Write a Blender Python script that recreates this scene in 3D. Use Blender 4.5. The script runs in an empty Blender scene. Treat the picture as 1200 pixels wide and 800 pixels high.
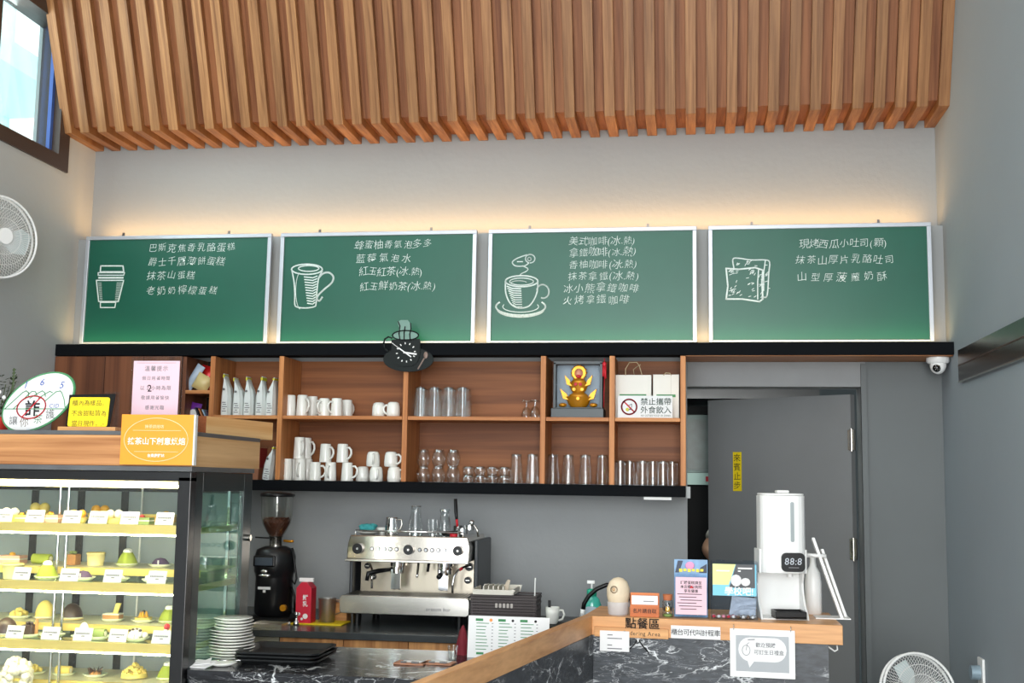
import bpy, bmesh, math, random, re
from mathutils import Vector, Matrix
C = bpy.context.scene.collection
S = bpy.context.scene
PI = math.pi
random.seed(7)

# ------------------------------------------------------------ camera
F, EYE = 1390.0, 1.6
CR = Matrix.Rotation(math.radians(8.6), 3, 'Z') @ Matrix.Rotation(PI/2 + math.radians(6.75), 3, 'X') @ Matrix.Rotation(math.radians(.85), 3, 'Z')
cd = bpy.data.cameras.new('camera'); cam = bpy.data.objects.new('camera', cd); C.objects.link(cam)
cam.matrix_world = Matrix.Translation((0, 0, EYE)) @ CR.to_4x4()
cd.sensor_width = 36; cd.lens = F/1200*36; cd.clip_start = .05
S.camera = cam
# ------------------------------------------------------------ world, lights, exposure
w = bpy.data.worlds.new('world'); S.world = w; w.use_nodes = True
w.node_tree.nodes['Background'].inputs[0].default_value = (.86, .94, 1.0, 1)
w.node_tree.nodes['Background'].inputs[1].default_value = 2.2
def area(name, loc, rot, sx, sy, power, col=(1, 1, 1), spread=180):
    l = bpy.data.lights.new(name, 'AREA'); l.shape = 'RECTANGLE'; l.size = sx; l.size_y = sy; l.energy = power; l.color = col
    l.spread = math.radians(spread)
    o = bpy.data.objects.new(name, l); C.objects.link(o); o.location = loc; o.rotation_euler = rot; return o
area('facade_daylight', (-.6, -2.4, 2.3), (math.radians(90), 0, 0), 4.2, 3.6, 142, (.95, .98, 1))
area('facade_daylight_low', (.9, -2.2, 1.6), (math.radians(82), 0, math.radians(14)), 1.8, 2.4, 160, (1, .97, .92))
area('clerestory_daylight', (-3.35, 3.6, 3.6), (0, math.radians(-90), 0), .7, 3.4, 60, (.93, .97, 1))
WARM = (1, .62, .26)
area('led_strip_top', (-1.02, 5.925, 2.872), (math.radians(180), 0, 0), 4.3, .02, 9.5, (1, .56, .2))
area('led_strip_ledge', (-1.02, 5.835, 2.29), (math.radians(180), 0, 0), 4.35, .02, 4.5, WARM)
area('led_strip_front', (-1.02, 5.757, 2.283), (math.radians(168), 0, 0), 4.35, .008, 2.6, (1, .82, .4))
area('hall_lamps', (-1.0, 1.4, 4.3), (0, 0, 0), 3.4, 2.4, 24, (1, .93, .84))
S.view_settings.view_transform = 'Standard'; S.view_settings.look = 'None'; S.view_settings.gamma = 1
S.view_settings.exposure = 0.5
S.cycles.use_denoising = True
S.cycles.max_bounces = 10; S.cycles.transparent_max_bounces = 24; S.cycles.diffuse_bounces = 4; S.cycles.glossy_bounces = 4
S.cycles.caustics_reflective = False; S.cycles.caustics_refractive = False

# ------------------------------------------------------------ helpers
def at(px, py, X=None, Y=None, Z=None):
    d = CR @ Vector(((px-600)/F, -(py-400)/F, -1)); o = Vector((0, 0, EYE))
    t = (X/d.x) if X is not None else (Y/d.y) if Y is not None else ((Z-EYE)/d.z)
    return o + d*t
def ax_(px, Y, py=480): return at(px, py, Y=Y).x
def lin(c):
    return tuple(((x/255)/12.92 if x/255 <= .04045 else ((x/255+.055)/1.055)**2.4) for x in c) + (1,)
MATS = {}
def newmat(name):
    m = bpy.data.materials.new(name); m.use_nodes = True; nt = m.node_tree
    return m, nt, nt.nodes['Principled BSDF'], nt.nodes, nt.links
def mat(name, col, rough=.5, metal=0, noise=.05, scale=9, bump=0, emit=0, ecol=None, coat=0, sss=0, alpha=1, trans=0, spec=.5, bscale=None):
    if name in MATS: return MATS[name]
    m, nt, b, N, L = newmat(name); c = lin(col)
    tc = N.new('ShaderNodeTexCoord'); nz = N.new('ShaderNodeTexNoise'); nz.inputs['Scale'].default_value = scale; nz.inputs['Detail'].default_value = 4
    L.new(tc.outputs['Object'], nz.inputs['Vector'])
    mx = N.new('ShaderNodeMix'); mx.data_type = 'RGBA'
    mx.inputs[6].default_value = tuple(x*(1-noise*2) for x in c[:3])+(1,); mx.inputs[7].default_value = tuple(min(1, x*(1+noise*2)) for x in c[:3])+(1,)
    L.new(nz.outputs[0], mx.inputs[0]); L.new(mx.outputs[2], b.inputs['Base Color'])
    b.inputs['Roughness'].default_value = rough; b.inputs['Metallic'].default_value = metal; b.inputs['Specular IOR Level'].default_value = spec
    if coat: b.inputs['Coat Weight'].default_value = coat
    if trans: b.inputs['Transmission Weight'].default_value = trans
    if alpha < 1: b.inputs['Alpha'].default_value = alpha
    if emit: b.inputs['Emission Color'].default_value = lin(ecol or col); b.inputs['Emission Strength'].default_value = emit
    if bump:
        n2 = N.new('ShaderNodeTexNoise'); n2.inputs['Scale'].default_value = bscale or scale*6; n2.inputs['Detail'].default_value = 5
        L.new(tc.outputs['Object'], n2.inputs['Vector'])
        bp = N.new('ShaderNodeBump'); bp.inputs['Strength'].default_value = bump; bp.inputs['Distance'].default_value = .01
        L.new(n2.outputs[0], bp.inputs['Height']); L.new(bp.outputs[0], b.inputs['Normal'])
    MATS[name] = m; return m
def wood(name, c1, c2, axis='z', rough=.45, scale=1.0, rnd=.25, world=False):
    if name in MATS: return MATS[name]
    m, nt, b, N, L = newmat(name)
    tc = N.new('ShaderNodeTexCoord'); mp = N.new('ShaderNodeMapping'); oi = N.new('ShaderNodeObjectInfo')
    s = {'s': (34, 2.5, .6), 'x': (.8, 26, 26), 'y': (26, .8, 26), 'z': (30, 30, .7)}[axis]; mp.inputs['Scale'].default_value = tuple(k*scale for k in s)
    L.new(tc.outputs['Object'], mp.inputs['Vector'])
    ofs = N.new('ShaderNodeMath'); ofs.operation = 'MULTIPLY'; ofs.inputs[1].default_value = 40; L.new(oi.outputs['Random'], ofs.inputs[0])
    L.new(ofs.outputs[0], mp.inputs['Location'])
    n1 = N.new('ShaderNodeTexNoise'); n1.inputs['Scale'].default_value = 1.0; n1.inputs['Detail'].default_value = 6; n1.inputs['Distortion'].default_value = .6
    L.new(mp.outputs[0], n1.inputs['Vector'])
    n2 = N.new('ShaderNodeTexNoise'); n2.inputs['Scale'].default_value = 5.0; n2.inputs['Detail'].default_value = 3; L.new(mp.outputs[0], n2.inputs['Vector'])
    ad = N.new('ShaderNodeMath'); ad.operation = 'MULTIPLY_ADD'; ad.inputs[1].default_value = .3; L.new(n2.outputs[0], ad.inputs[0]); L.new(n1.outputs[0], ad.inputs[2])
    cr = N.new('ShaderNodeValToRGB'); cr.color_ramp.elements[0].position = .45; cr.color_ramp.elements[1].position = .82
    cr.color_ramp.elements[0].color = lin(c1); cr.color_ramp.elements[1].color = lin(c2); L.new(ad.outputs[0], cr.inputs[0])
    hs = N.new('ShaderNodeHueSaturation'); mr = N.new('ShaderNodeMapRange'); mr.inputs[3].default_value = 1-rnd; mr.inputs[4].default_value = 1+rnd
    L.new(oi.outputs['Random'], mr.inputs[0]); L.new(mr.outputs[0], hs.inputs['Value']); L.new(cr.outputs[0], hs.inputs['Color']); L.new(hs.outputs[0], b.inputs['Base Color'])
    b.inputs['Roughness'].default_value = rough; b.inputs['Specular IOR Level'].default_value = .25
    bp = N.new('ShaderNodeBump'); bp.inputs['Strength'].default_value = .08; bp.inputs['Distance'].default_value = .004; L.new(ad.outputs[0], bp.inputs['Height']); L.new(bp.outputs[0], b.inputs['Normal'])
    MATS[name] = m; return m
def marble(name, dark, vein, scale=1.0, rough=.18):
    if name in MATS: return MATS[name]
    m, nt, b, N, L = newmat(name)
    tc = N.new('ShaderNodeTexCoord'); mp = N.new('ShaderNodeMapping'); mp.inputs['Scale'].default_value = (1.6*scale, 2.2*scale, 5.2*scale); mp.inputs['Rotation'].default_value = (.1, .12, .3)
    L.new(tc.outputs['Object'], mp.inputs['Vector'])
    out = None
    for sc, wd, st in ((.9, .011, 1.0), (2.4, .008, .7), (6.0, .01, .28)):
        n = N.new('ShaderNodeTexNoise'); n.inputs['Scale'].default_value = sc; n.inputs['Detail'].default_value = 7; n.inputs['Roughness'].default_value = .55; n.inputs['Distortion'].default_value = .9
        L.new(mp.outputs[0], n.inputs['Vector'])
        a = N.new('ShaderNodeMath'); a.operation = 'SUBTRACT'; a.inputs[1].default_value = .5; L.new(n.outputs[0], a.inputs[0])
        ab = N.new('ShaderNodeMath'); ab.operation = 'ABSOLUTE'; L.new(a.outputs[0], ab.inputs[0])
        r = N.new('ShaderNodeMapRange'); r.inputs[1].default_value = 0; r.inputs[2].default_value = wd; r.inputs[3].default_value = st; r.inputs[4].default_value = 0; L.new(ab.outputs[0], r.inputs[0])
        if out is None: out = r.outputs[0]
        else:
            ad = N.new('ShaderNodeMath'); ad.operation = 'ADD'; ad.use_clamp = True; L.new(out, ad.inputs[0]); L.new(r.outputs[0], ad.inputs[1]); out = ad.outputs[0]
    gt = N.new('ShaderNodeTexNoise'); gt.inputs['Scale'].default_value = 2.2; gt.inputs['Detail'].default_value = 8; L.new(mp.outputs[0], gt.inputs['Vector'])
    ml = N.new('ShaderNodeMapRange'); ml.inputs[1].default_value = .40; ml.inputs[2].default_value = .56; L.new(gt.outputs[0], ml.inputs[0])
    fc = N.new('ShaderNodeMath'); fc.operation = 'MULTIPLY'; L.new(out, fc.inputs[0]); L.new(ml.outputs[0], fc.inputs[1])
    bg = N.new('ShaderNodeTexNoise'); bg.inputs['Scale'].default_value = 14; bg.inputs['Detail'].default_value = 8; L.new(mp.outputs[0], bg.inputs['Vector'])
    rr = N.new('ShaderNodeValToRGB'); rr.color_ramp.elements[0].position = .35; rr.color_ramp.elements[1].position = .75
    rr.color_ramp.elements[0].color = lin(dark); rr.color_ramp.elements[1].color = lin(tuple(min(255, k*1.5) for k in dark)); L.new(bg.outputs[0], rr.inputs[0])
    mx = N.new('ShaderNodeMix'); mx.data_type = 'RGBA'; L.new(rr.outputs[0], mx.inputs[6]); mx.inputs[7].default_value = lin(vein); L.new(fc.outputs[0], mx.inputs[0])
    L.new(mx.outputs[2], b.inputs['Base Color']); b.inputs['Roughness'].default_value = rough; b.inputs['Specular IOR Level'].default_value = .3
    MATS[name] = m; return m
def glass(name, tint=(255, 255, 255), gloss=.5, rough=.03, base=.06):
    if name in MATS: return MATS[name]
    m, nt, b, N, L = newmat(name); N.remove(b)
    tr = N.new('ShaderNodeBsdfTransparent'); gl = N.new('ShaderNodeBsdfGlossy'); mx = N.new('ShaderNodeMixShader'); lw = N.new('ShaderNodeLayerWeight')
    tc = N.new('ShaderNodeTexCoord'); nz = N.new('ShaderNodeTexNoise'); nz.inputs['Scale'].default_value = 5; L.new(tc.outputs['Object'], nz.inputs['Vector'])
    mr = N.new('ShaderNodeMapRange'); mr.inputs[3].default_value = rough*.6; mr.inputs[4].default_value = rough*1.4; L.new(nz.outputs[0], mr.inputs[0]); L.new(mr.outputs[0], gl.inputs['Roughness'])
    tr.inputs[0].default_value = lin(tint); lw.inputs[0].default_value = .35
    ma = N.new('ShaderNodeMath'); ma.operation = 'MULTIPLY_ADD'; ma.inputs[1].default_value = gloss; ma.inputs[2].default_value = base; ma.use_clamp = True
    L.new(lw.outputs['Facing'], ma.inputs[0]); L.new(ma.outputs[0], mx.inputs[0]); L.new(tr.outputs[0], mx.inputs[1]); L.new(gl.outputs[0], mx.inputs[2])
    L.new(mx.outputs[0], N['Material Output'].inputs[0]); MATS[name] = m; return m

class MB:
    def __init__(s): s.v = []; s.f = []; s.sm = []; s.M = Matrix.Identity(4)
    def add(s, vs, fs, smooth=False):
        k = len(s.v); s.v += [s.M @ Vector(p) for p in vs]; s.f += [tuple(i+k for i in f) for f in fs]; s.sm += [smooth]*len(fs); return s
    def boxc(s, x0, x1, y0, y1, z0, z1):
        return s.add([(x0,y0,z0),(x1,y0,z0),(x1,y1,z0),(x0,y1,z0),(x0,y0,z1),(x1,y0,z1),(x1,y1,z1),(x0,y1,z1)],
                     [(0,3,2,1),(4,5,6,7),(0,1,5,4),(1,2,6,5),(2,3,7,6),(3,0,4,7)])
    def box(s, c, d): return s.boxc(c[0]-d[0]/2, c[0]+d[0]/2, c[1]-d[1]/2, c[1]+d[1]/2, c[2]-d[2]/2, c[2]+d[2]/2)
    def prism(s, pts, y0, y1, plane='xz'):           # polygon, extruded
        n = len(pts)
        if plane == 'xz': vs = [(p[0], y0, p[1]) for p in pts]+[(p[0], y1, p[1]) for p in pts]
        elif plane == 'xy': vs = [(p[0], p[1], y0) for p in pts]+[(p[0], p[1], y1) for p in pts]
        else: vs = [(y0, p[0], p[1]) for p in pts]+[(y1, p[0], p[1]) for p in pts]
        return s.add(vs, [tuple(range(n-1, -1, -1)), tuple(range(n, 2*n))]+[(i, (i+1) % n, (i+1) % n+n, i+n) for i in range(n)])
    def lathe(s, prof, n=16, c=(0, 0, 0), sm=True, cap0=True, cap1=True, sx=1, sy=1, wob=None):
        vs = []; fs = []
        for k, (r, z) in enumerate(prof):
            for i in range(n):
                a = 2*PI*i/n; q = r*(wob(a, k) if wob else 1); vs.append((c[0]+q*sx*math.cos(a), c[1]+q*sy*math.sin(a), c[2]+z))
        for k in range(len(prof)-1):
            for i in range(n): fs.append((k*n+i, k*n+(i+1) % n, (k+1)*n+(i+1) % n, (k+1)*n+i))
        s.add(vs, fs, sm)
        m = len(prof)-1
        if cap0: s.add(vs[:n], [tuple(range(n-1, -1, -1))])
        if cap1: s.add(vs[m*n:], [tuple(range(n))])
        return s
    def cyl(s, c, r, h, n=16, axis='z', r2=None):
        old = s.M; R = {'z': Matrix.Identity(4), 'x': Matrix.Rotation(PI/2, 4, 'Y'), 'y': Matrix.Rotation(-PI/2, 4, 'X')}[axis]
        s.M = old @ Matrix.Translation(c) @ R; s.lathe([(r, 0), (r if r2 is None else r2, h)], n); s.M = old; return s
    def tube(s, pts, r, n=8, closed=False):
        pts = [Vector(p) for p in pts]; m = len(pts); vs = []; fs = []
        up = Vector((0, 0, 1)); prev = None
        for i, p in enumerate(pts):
            a = pts[(i-1) % m] if (closed or i > 0) else p; b = pts[(i+1) % m] if (closed or i < m-1) else p
            t = (b-a).normalized() if (b-a).length > 0 else Vector((0, 0, 1))
            if prev is None: u = t.cross(up if abs(t.z) < .9 else Vector((1, 0, 0))).normalized()
            else: u = (prev - t*prev.dot(t)).normalized()
            prev = u; v = t.cross(u); rr = r[i] if isinstance(r, (list, tuple)) else r
            for k in range(n): vs.append(p+(u*math.cos(2*PI*k/n)+v*math.sin(2*PI*k/n))*rr)
        for i in range(m if closed else m-1):
            j = (i+1) % m
            for k in range(n): fs.append((i*n+k, i*n+(k+1) % n, j*n+(k+1) % n, j*n+k))
        if not closed: fs += [tuple(range(n-1, -1, -1)), tuple(range((m-1)*n, m*n))]
        return s.add(vs, fs, True)
    def sph(s, c, r, n=12, m=8, z0=0.0, z1=1.0, wob=0):
        if not isinstance(r, (tuple, list)): r = (r, r, r)
        prof = []
        for k in range(m+1):
            a = PI*(z0+(z1-z0)*k/m); prof.append((max(.0001, math.sin(a)), -math.cos(a)))
        vs = []; fs = []
        for (q, z) in prof:
            for i in range(n):
                a = 2*PI*i/n; j = 1+random.uniform(-wob, wob); vs.append((c[0]+r[0]*q*math.cos(a)*j, c[1]+r[1]*q*math.sin(a)*j, c[2]+r[2]*z*j))
        for k in range(m):
            for i in range(n): fs.append((k*n+i, k*n+(i+1) % n, (k+1)*n+(i+1) % n, (k+1)*n+i))
        return s.add(vs, fs, True)
    def stroke(s, pts, w, y=0, t=.0012):               # flat ribbon drawn in the xz plane
        pts = [Vector((p[0], p[1])) for p in pts]
        for a, b in zip(pts, pts[1:]):
            d = b-a
            if d.length < 1e-6: continue
            d.normalize(); nn = Vector((-d.y, d.x))*w/2; e = d*w*.4; a2 = a-e; b2 = b+e
            s.prism([(a2-nn)[:], (b2-nn)[:], (b2+nn)[:], (a2+nn)[:]], y-t, y)
        return s
    def build(s, name, m, parent=None, bevel=0, seg=2, kind=None):
        me = bpy.data.meshes.new(name); me.from_pydata([tuple(v) for v in s.v], [], s.f); me.polygons.foreach_set('use_smooth', s.sm); me.materials.append(m); me.update()
        o = bpy.data.objects.new(name, me); C.objects.link(o)
        if parent is not None: o.parent = parent
        if bevel:
            b = o.modifiers.new('bevel', 'BEVEL'); b.width = bevel; b.segments = seg; b.limit_method = 'ANGLE'
        if kind: o['kind'] = kind
        return o
def struct(name, mb, m, parent=None):
    o = mb.build(name, m, parent)
    if parent is None: o['kind'] = 'structure'
    return o
def empty(name, loc, label, cat, group=None, rz=0, rx=0, ry=0):
    o = bpy.data.objects.new(name, None); C.objects.link(o); o.location = loc; o.rotation_euler = (rx, ry, rz); o.empty_display_size = .05
    o['label'] = label; o['category'] = cat
    if group: o['group'] = group
    return o
def tag(o, label, cat, group=None, loc=None, rz=None):
    o['label'] = label; o['category'] = cat
    if group: o['group'] = group
    if loc is not None: o.location = loc
    if rz is not None: o.rotation_euler.z = rz
    return o
def dup(o, parent=None, loc=None, rz=None, label=None, group=None):
    c = o.copy(); C.objects.link(c); c.parent = parent
    if loc is not None: c.location = loc
    if rz is not None: c.rotation_euler.z = rz
    if label: c['label'] = label
    if group: c['group'] = group
    for ch in KIDS(o): dup(ch, c)
    return c
def KIDS(o): return [x for x in list(C.objects) if x.parent == o] if o.type == 'EMPTY' or o.get('haskids') else []
GL = {}
def glyph(ch, off=0):
    k = (ch, off)
    if k not in GL:
        c = bpy.data.curves.new('g', 'FONT'); c.body = ch; c.size = 1; c.resolution_u = 2; c.offset = off
        o = bpy.data.objects.new('g', c); me = bpy.data.meshes.new_from_object(o)
        vs = [v.co.copy() for v in me.vertices]; fs = [tuple(p.vertices) for p in me.polygons]
        adv = 1.0 if ord(ch) > 0x2000 else (max([v.x for v in vs], default=.2)+.07)
        if ch == ' ': adv = .3
        GL[k] = (vs, fs, adv); bpy.data.objects.remove(o); bpy.data.curves.remove(c); bpy.data.meshes.remove(me)
    return GL[k]
def write(parent, txt, m, x, z, size, y=-.001, name='lettering', align='c', jit=0, shear=0, off=0, sp=1.0, sx=1.0, rz=0, vert=False, mb=None, build=True):
    """letters laid flat in the xz plane of the parent, facing -y; (x, z) is the middle of the line"""
    b = mb or MB(); gs = [glyph(ch, off) for ch in txt]; tot = sum(g[2] for g in gs)*size*sp*sx
    cx = x-(tot/2 if align == 'c' else 0); cz = z
    for i, (vs, fs, adv) in enumerate(gs):
        j = random.uniform(-1, 1)*jit; q = random.uniform(-1, 1)*jit; r = random.uniform(-1, 1)*jit*1.2; k = 1+random.uniform(-1, 1)*jit*.7
        out = []
        for v in vs:
            px, pz = (v.x-adv/2)*k, (v.y-.38)*k
            px, pz = px*math.cos(r)-pz*math.sin(r)+pz*shear, px*math.sin(r)+pz*math.cos(r)
            if vert: X, Z = x+px*size*sx, z-(i-(len(gs)-1)/2)*size*sp+pz*size
            else: X, Z = cx+(adv*sp/2+px+q*.3)*size*sx, cz+(pz+j*.5)*size+ (cx-x)*math.tan(rz)
            out.append((X, y, Z))
        b.add(out, fs)
        cx += adv*size*sp*sx
    return b.build(name, m, parent) if build else b
def panel(w_, h_, t=.003, z0=0, y0=0): return MB().boxc(-w_/2, w_/2, y0, y0+t, z0, z0+h_)
def roundrect(w_, h_, r, cx=0, cz=0, n=5):
    p = []
    for (sx, sz, a0) in ((1, -1, -PI/2), (1, 1, 0), (-1, 1, PI/2), (-1, -1, PI)):
        for k in range(n+1):
            a = a0+PI/2*k/n; p.append((cx+sx*(w_/2-r)+r*math.cos(a), cz+sz*(h_/2-r)+r*math.sin(a)))
    return p
def ring(b, cx, cz, rx, rz, w_, y, n=28, t=.0012, a0=0, a1=2*PI, rot=0):
    pts = []
    for k in range(n+1):
        a = a0+(a1-a0)*k/n; X, Z = rx*math.cos(a), rz*math.sin(a); pts.append((cx+X*math.cos(rot)-Z*math.sin(rot), cz+X*math.sin(rot)+Z*math.cos(rot)))
    return b.stroke(pts, w_, y, t)

# ------------------------------------------------------------ palette
PAINT = mat('grey_wall_paint', (152, 155, 156), .75, noise=.04, scale=1.6, bump=.12, bscale=30)
PAINTL = mat('pale_wall_paint', (182, 186, 187), .75, noise=.03, scale=1.4, bump=.1, bscale=30)
PAINTR = mat('blue_grey_wall_paint', (152, 160, 166), .7, noise=.05, scale=1.2, bump=.12, bscale=26)
DOORG = mat('grey_door_paint', (122, 124, 125), .6, noise=.05, scale=3)
DARKG = mat('dark_grey_panel_paint', (100, 105, 106), .6, noise=.05, scale=2)
WHITE = mat('white_paint', (235, 235, 232), .5, noise=.02)
FLOORM = mat('grey_floor', (150, 148, 144), .4, noise=.06, scale=3)
SLATM = wood('slat_oak', (118, 76, 46), (168, 120, 78), 's', .42, 1.4, .16)
SLATB = wood('slat_backing_walnut', (112, 66, 40), (158, 104, 68), 's', .5, 1.0, .05)
CABL = wood('cabinet_oak', (164, 98, 54), (206, 140, 86), 'z', .45, 1.2, .05)
CABX = wood('cabinet_oak_shelf', (164, 100, 56), (208, 144, 90), 'x', .45, 1.2, .05)
CABB = wood('cabinet_back_walnut', (108, 64, 38), (152, 96, 58), 'x', .5, .55, .08)
CABD = wood('dark_walnut_door', (82, 48, 34), (130, 82, 56), 'z', .45, .5, .12)
BLACKM = mat('black_laminate', (17, 19, 22), .75, noise=.08, spec=.06)
OAKX = wood('light_oak_x', (176, 120, 74), (222, 168, 112), 'x', .4, .8, .05)
OAKY = wood('light_oak_y', (206, 156, 104), (240, 198, 146), 'y', .4, .8, .05)
OAKY2 = wood('pale_oak_x', (226, 168, 108), (250, 210, 152), 'x', .4, .8, .02)
LEDGEW = wood('ledge_oak', (190, 134, 86), (226, 172, 118), 'x', .35, .8, .04)
FRONTW = wood('drawer_oak', (150, 98, 58), (206, 152, 98), 'z', .4, .7, .15)
MARB = marble('black_marble', (30, 31, 34), (225, 228, 230))
MARBF = marble('grey_black_marble', (50, 53, 57), (235, 238, 240), 1.1, .3)
STEEL = mat('brushed_steel', (196, 192, 184), .24, 1, noise=.04, scale=20)
STEELD = mat('dark_steel', (120, 120, 120), .3, 1, noise=.06)
CHROME = mat('chrome', (225, 225, 225), .08, 1, noise=.01)
BLK = mat('black_plastic', (12, 12, 14), .35, noise=.1, spec=.35)
BLKM = mat('matte_black', (10, 11, 12), .6, noise=.1, spec=.25)
WPL = mat('white_plastic', (238, 238, 236), .35, noise=.015)
CER = mat('white_ceramic', (236, 236, 230), .22, noise=.02, coat=.2)
PAPER = mat('white_paper', (232, 232, 232), .7, noise=.015)
PINKP = mat('pink_paper', (232, 196, 208), .7, noise=.02)
CHALK = mat('white_chalk', (222, 232, 228), .9, noise=.12, scale=90)
INK = mat('black_ink', (24, 22, 26), .7, noise=.05)
INKG = mat('grey_ink', (120, 120, 124), .7, noise=.05)
RED = mat('red_ink', (200, 28, 44), .6, noise=.04)
BLUEI = mat('blue_ink', (48, 84, 170), .6, noise=.04)
GREENI = mat('green_ink', (62, 128, 84), .6, noise=.05)
GLASS = glass('clear_glass', (250, 253, 253), .72, .05, .07)
PANE = glass('pane_glass', (240, 250, 248), .35, .02, .04)
ACR = glass('acrylic', (244, 248, 252), .16, .05, .0)
GOLD = mat('gold_trim', (244, 216, 128), .3, .35, noise=.06)

XL, XR, YW, YF = -3.26, 1.21, 6.0, 5.7
ZC, ZB, ZT = 2.215, 1.54, 2.275
# ------------------------------------------------------------ the room
struct('floor', MB().boxc(-3.6, 1.6, -3, 9.2, -.1, 0), FLOORM)
struct('ceiling', MB().boxc(-3.6, 1.6, -3, 9.2, 4.62, 4.75), WHITE)
b = MB().boxc(-3.45, -.016, YW, YW+.15, 0, 4.62).boxc(-.016, .826, YW, YW+.15, 2.088, 4.62).boxc(.826, 1.4, YW, YW+.15, 0, 4.62)
struct('wall_back', b, PAINT)
b = MB().boxc(XR, XR+.2, -3, YW, 0, 4.62)
struct('wall_right', b, PAINTR)
WY0, WY1, WZ0, WZ1 = 3.9, 5.7, 3.185, 4.02
b = MB().boxc(XL-.2, XL, -3, WY0, 0, 4.62).boxc(XL-.2, XL, WY1, YW, 0, 4.62).boxc(XL-.2, XL, WY0, WY1, 0, WZ0).boxc(XL-.2, XL, WY0, WY1, WZ1, 4.62)
struct('wall_left', b, PAINTL)
# facade behind the camera: posts and header around the open shopfront
struct('wall_front', MB().boxc(-3.6, -3.0, -3.1, -3, 0, 4.62).boxc(1.0, 1.6, -3.1, -3, 0, 4.62).boxc(-3.0, 1.0, -3.1, -3, 4.2, 4.62), PAINTL)
FRM = mat('bronze_window_frame', (66, 52, 46), .4, noise=.08)
wf = struct('window_1', MB().boxc(XL-.12, XL+.012, WY0, WY1, WZ0, WZ0+.075).boxc(XL-.12, XL+.012, WY0, WY1, WZ1-.075, WZ1).boxc(XL-.12, XL+.012, WY1-.1, WY1, WZ0+.075, WZ1-.075).boxc(XL-.12, XL+.012, WY0, WY0+.07, WZ0+.075, WZ1-.075), FRM); wf['haskids'] = 1
MB().boxc(XL-.1, XL-.01, 5.0, 5.06, WZ0+.07, WZ1-.07).build('window_mullion', FRM, wf)
MB().boxc(XL-.066, XL-.06, WY0+.05, 5.02, WZ0+.06, WZ1-.06).build('window_pane', PANE, wf)
MB().boxc(XL-.066, XL-.06, 5.04, WY1-.08, WZ0+.06, WZ1-.06).build('window_pane', PANE, wf)
MB().boxc(XL-.05, XL-.03, WY1-.125, WY1-.1, WZ0+.075, WZ1-.075).build('blue_seal', mat('blue_seal', (70, 100, 170), .5), wf)  # thin blue strip stands in for a reflection of the window frame
nb = MB().boxc(-6.6, -6.0, 4.9, 9.5, 0, 6.2).boxc(-6.0, -5.2, 4.2, 9.5, 4.75, 4.95).build('wall_neighbour', mat('pale_cyan_render', (206, 232, 232), .8, noise=.03, scale=2))
nb['kind'] = 'structure'
# door frame, door leaf and a darker grey panel over the right-hand wall
d = struct('trim_1', MB().boxc(.826, .852, YW-.03, YW, 0, 2.2), DARKG)
struct('trim_2', MB().boxc(.852, XR-.001, YW-.012, YW-.001, 0, 2.21), DARKG)
struct('trim_3', MB().boxc(-.014, .826, YW-.012, YW-.001, 2.088, 2.21), mat('header_grey', (142, 144, 145), .7))
df = struct('door_1', MB().boxc(0, .84, 0, .04, .01, 2.055), DOORG); df['haskids'] = 1
hinge_x = .806; ang = math.radians(180-35)
df.location = (hinge_x, YW+.075, 0); df.rotation_euler.z = ang
for z in (1.83, 1.3, .3):
    o = MB().boxc(-.022, .012, .035, .052, z-.05, z+.05).cyl((-.006, .048, z-.055), .008, .11, 8).build('door_hinge', STEEL, df)
# neutral faces of the leaf face the room after rotation: y=0.04 side
MB().boxc(.0, .84, .04, .0405, .01, 2.055).build('door_face', DOORG, df)
sg = empty('door_sign', df.matrix_world @ Vector((0, 0, 0)), 'yellow vertical sticker with black lettering on the open grey door', 'sign')
sg.location = (hinge_x + math.cos(ang)*.655 - math.sin(ang)*.044, YW+.075+math.sin(ang)*.655+math.cos(ang)*.044, 1.57); sg.rotation_euler.z = ang+PI
panel(.052, .205, .002).build('sticker', mat('yellow_vinyl', (232, 204, 20), .5), sg)
write(sg, '來賓止步', INK, 0, .1025, .044, -.0012, vert=True, sp=1.1)
# kitchen beyond
struct('wall_kitchen', MB().boxc(-1.6, 2.2, 8.6, 8.7, 0, 3).boxc(-1.7, -1.6, 6.15, 8.7, 0, 3).boxc(2.1, 2.2, 6.15, 8.7, 0, 3).boxc(-1.7, 2.2, 6.15, 8.7, 2.9, 3), mat('kitchen_paint', (96, 104, 104), .7))
area('kitchen_lamp', (.1, 7.0, 2.85), (0, 0, 0), .5, .5, 7, (.9, 1, .95))
k = empty('kitchen_cooler', (.15, 7.25, 0), 'dark steel kitchen cooler with a green glass door behind the doorway', 'cooler')
MB().boxc(-.45, .5, .03, .6, .05, 1.6).build('body', BLKM, k, .01)
MB().boxc(-.45, .5, .03, .6, 1.602, 1.67).boxc(-.45, .5, 0, .03, 1.6, 1.67).build('control_strip', mat('mint_steel', (150, 176, 168), .4, .3), k)
MB().boxc(-.06, -.03, -.003, 0, 1.62, 1.65).build('switch', RED, k)
MB().boxc(-.45, .5, .03, .6, 1.672, 2.02).build('upper_body', mat('green_grey_steel', (60, 84, 78), .3, .2), k)
MB().boxc(-.42, .47, .0, .028, 1.69, 1.99).build('glass_door', mat('green_glass', (52, 78, 68), .3, noise=.3, scale=14), k)
MB().boxc(-.47, .52, -.02, .6, 2.022, 2.07).build('top_rail', BLKM, k)
k = empty('extractor_hood', (.15, 7.5, 2.12), 'grey steel extractor hood above the kitchen cooler', 'hood')
MB().prism([(-.35, 0), (.4, 0), (.4, .45), (-.05, .45)], -.5, .6, 'yz').build('hood_body', STEELD, k)
MB().boxc(-.5, .6, -.36, -.34, -.01, .05).build('front_lip', STEELD, k)

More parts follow.
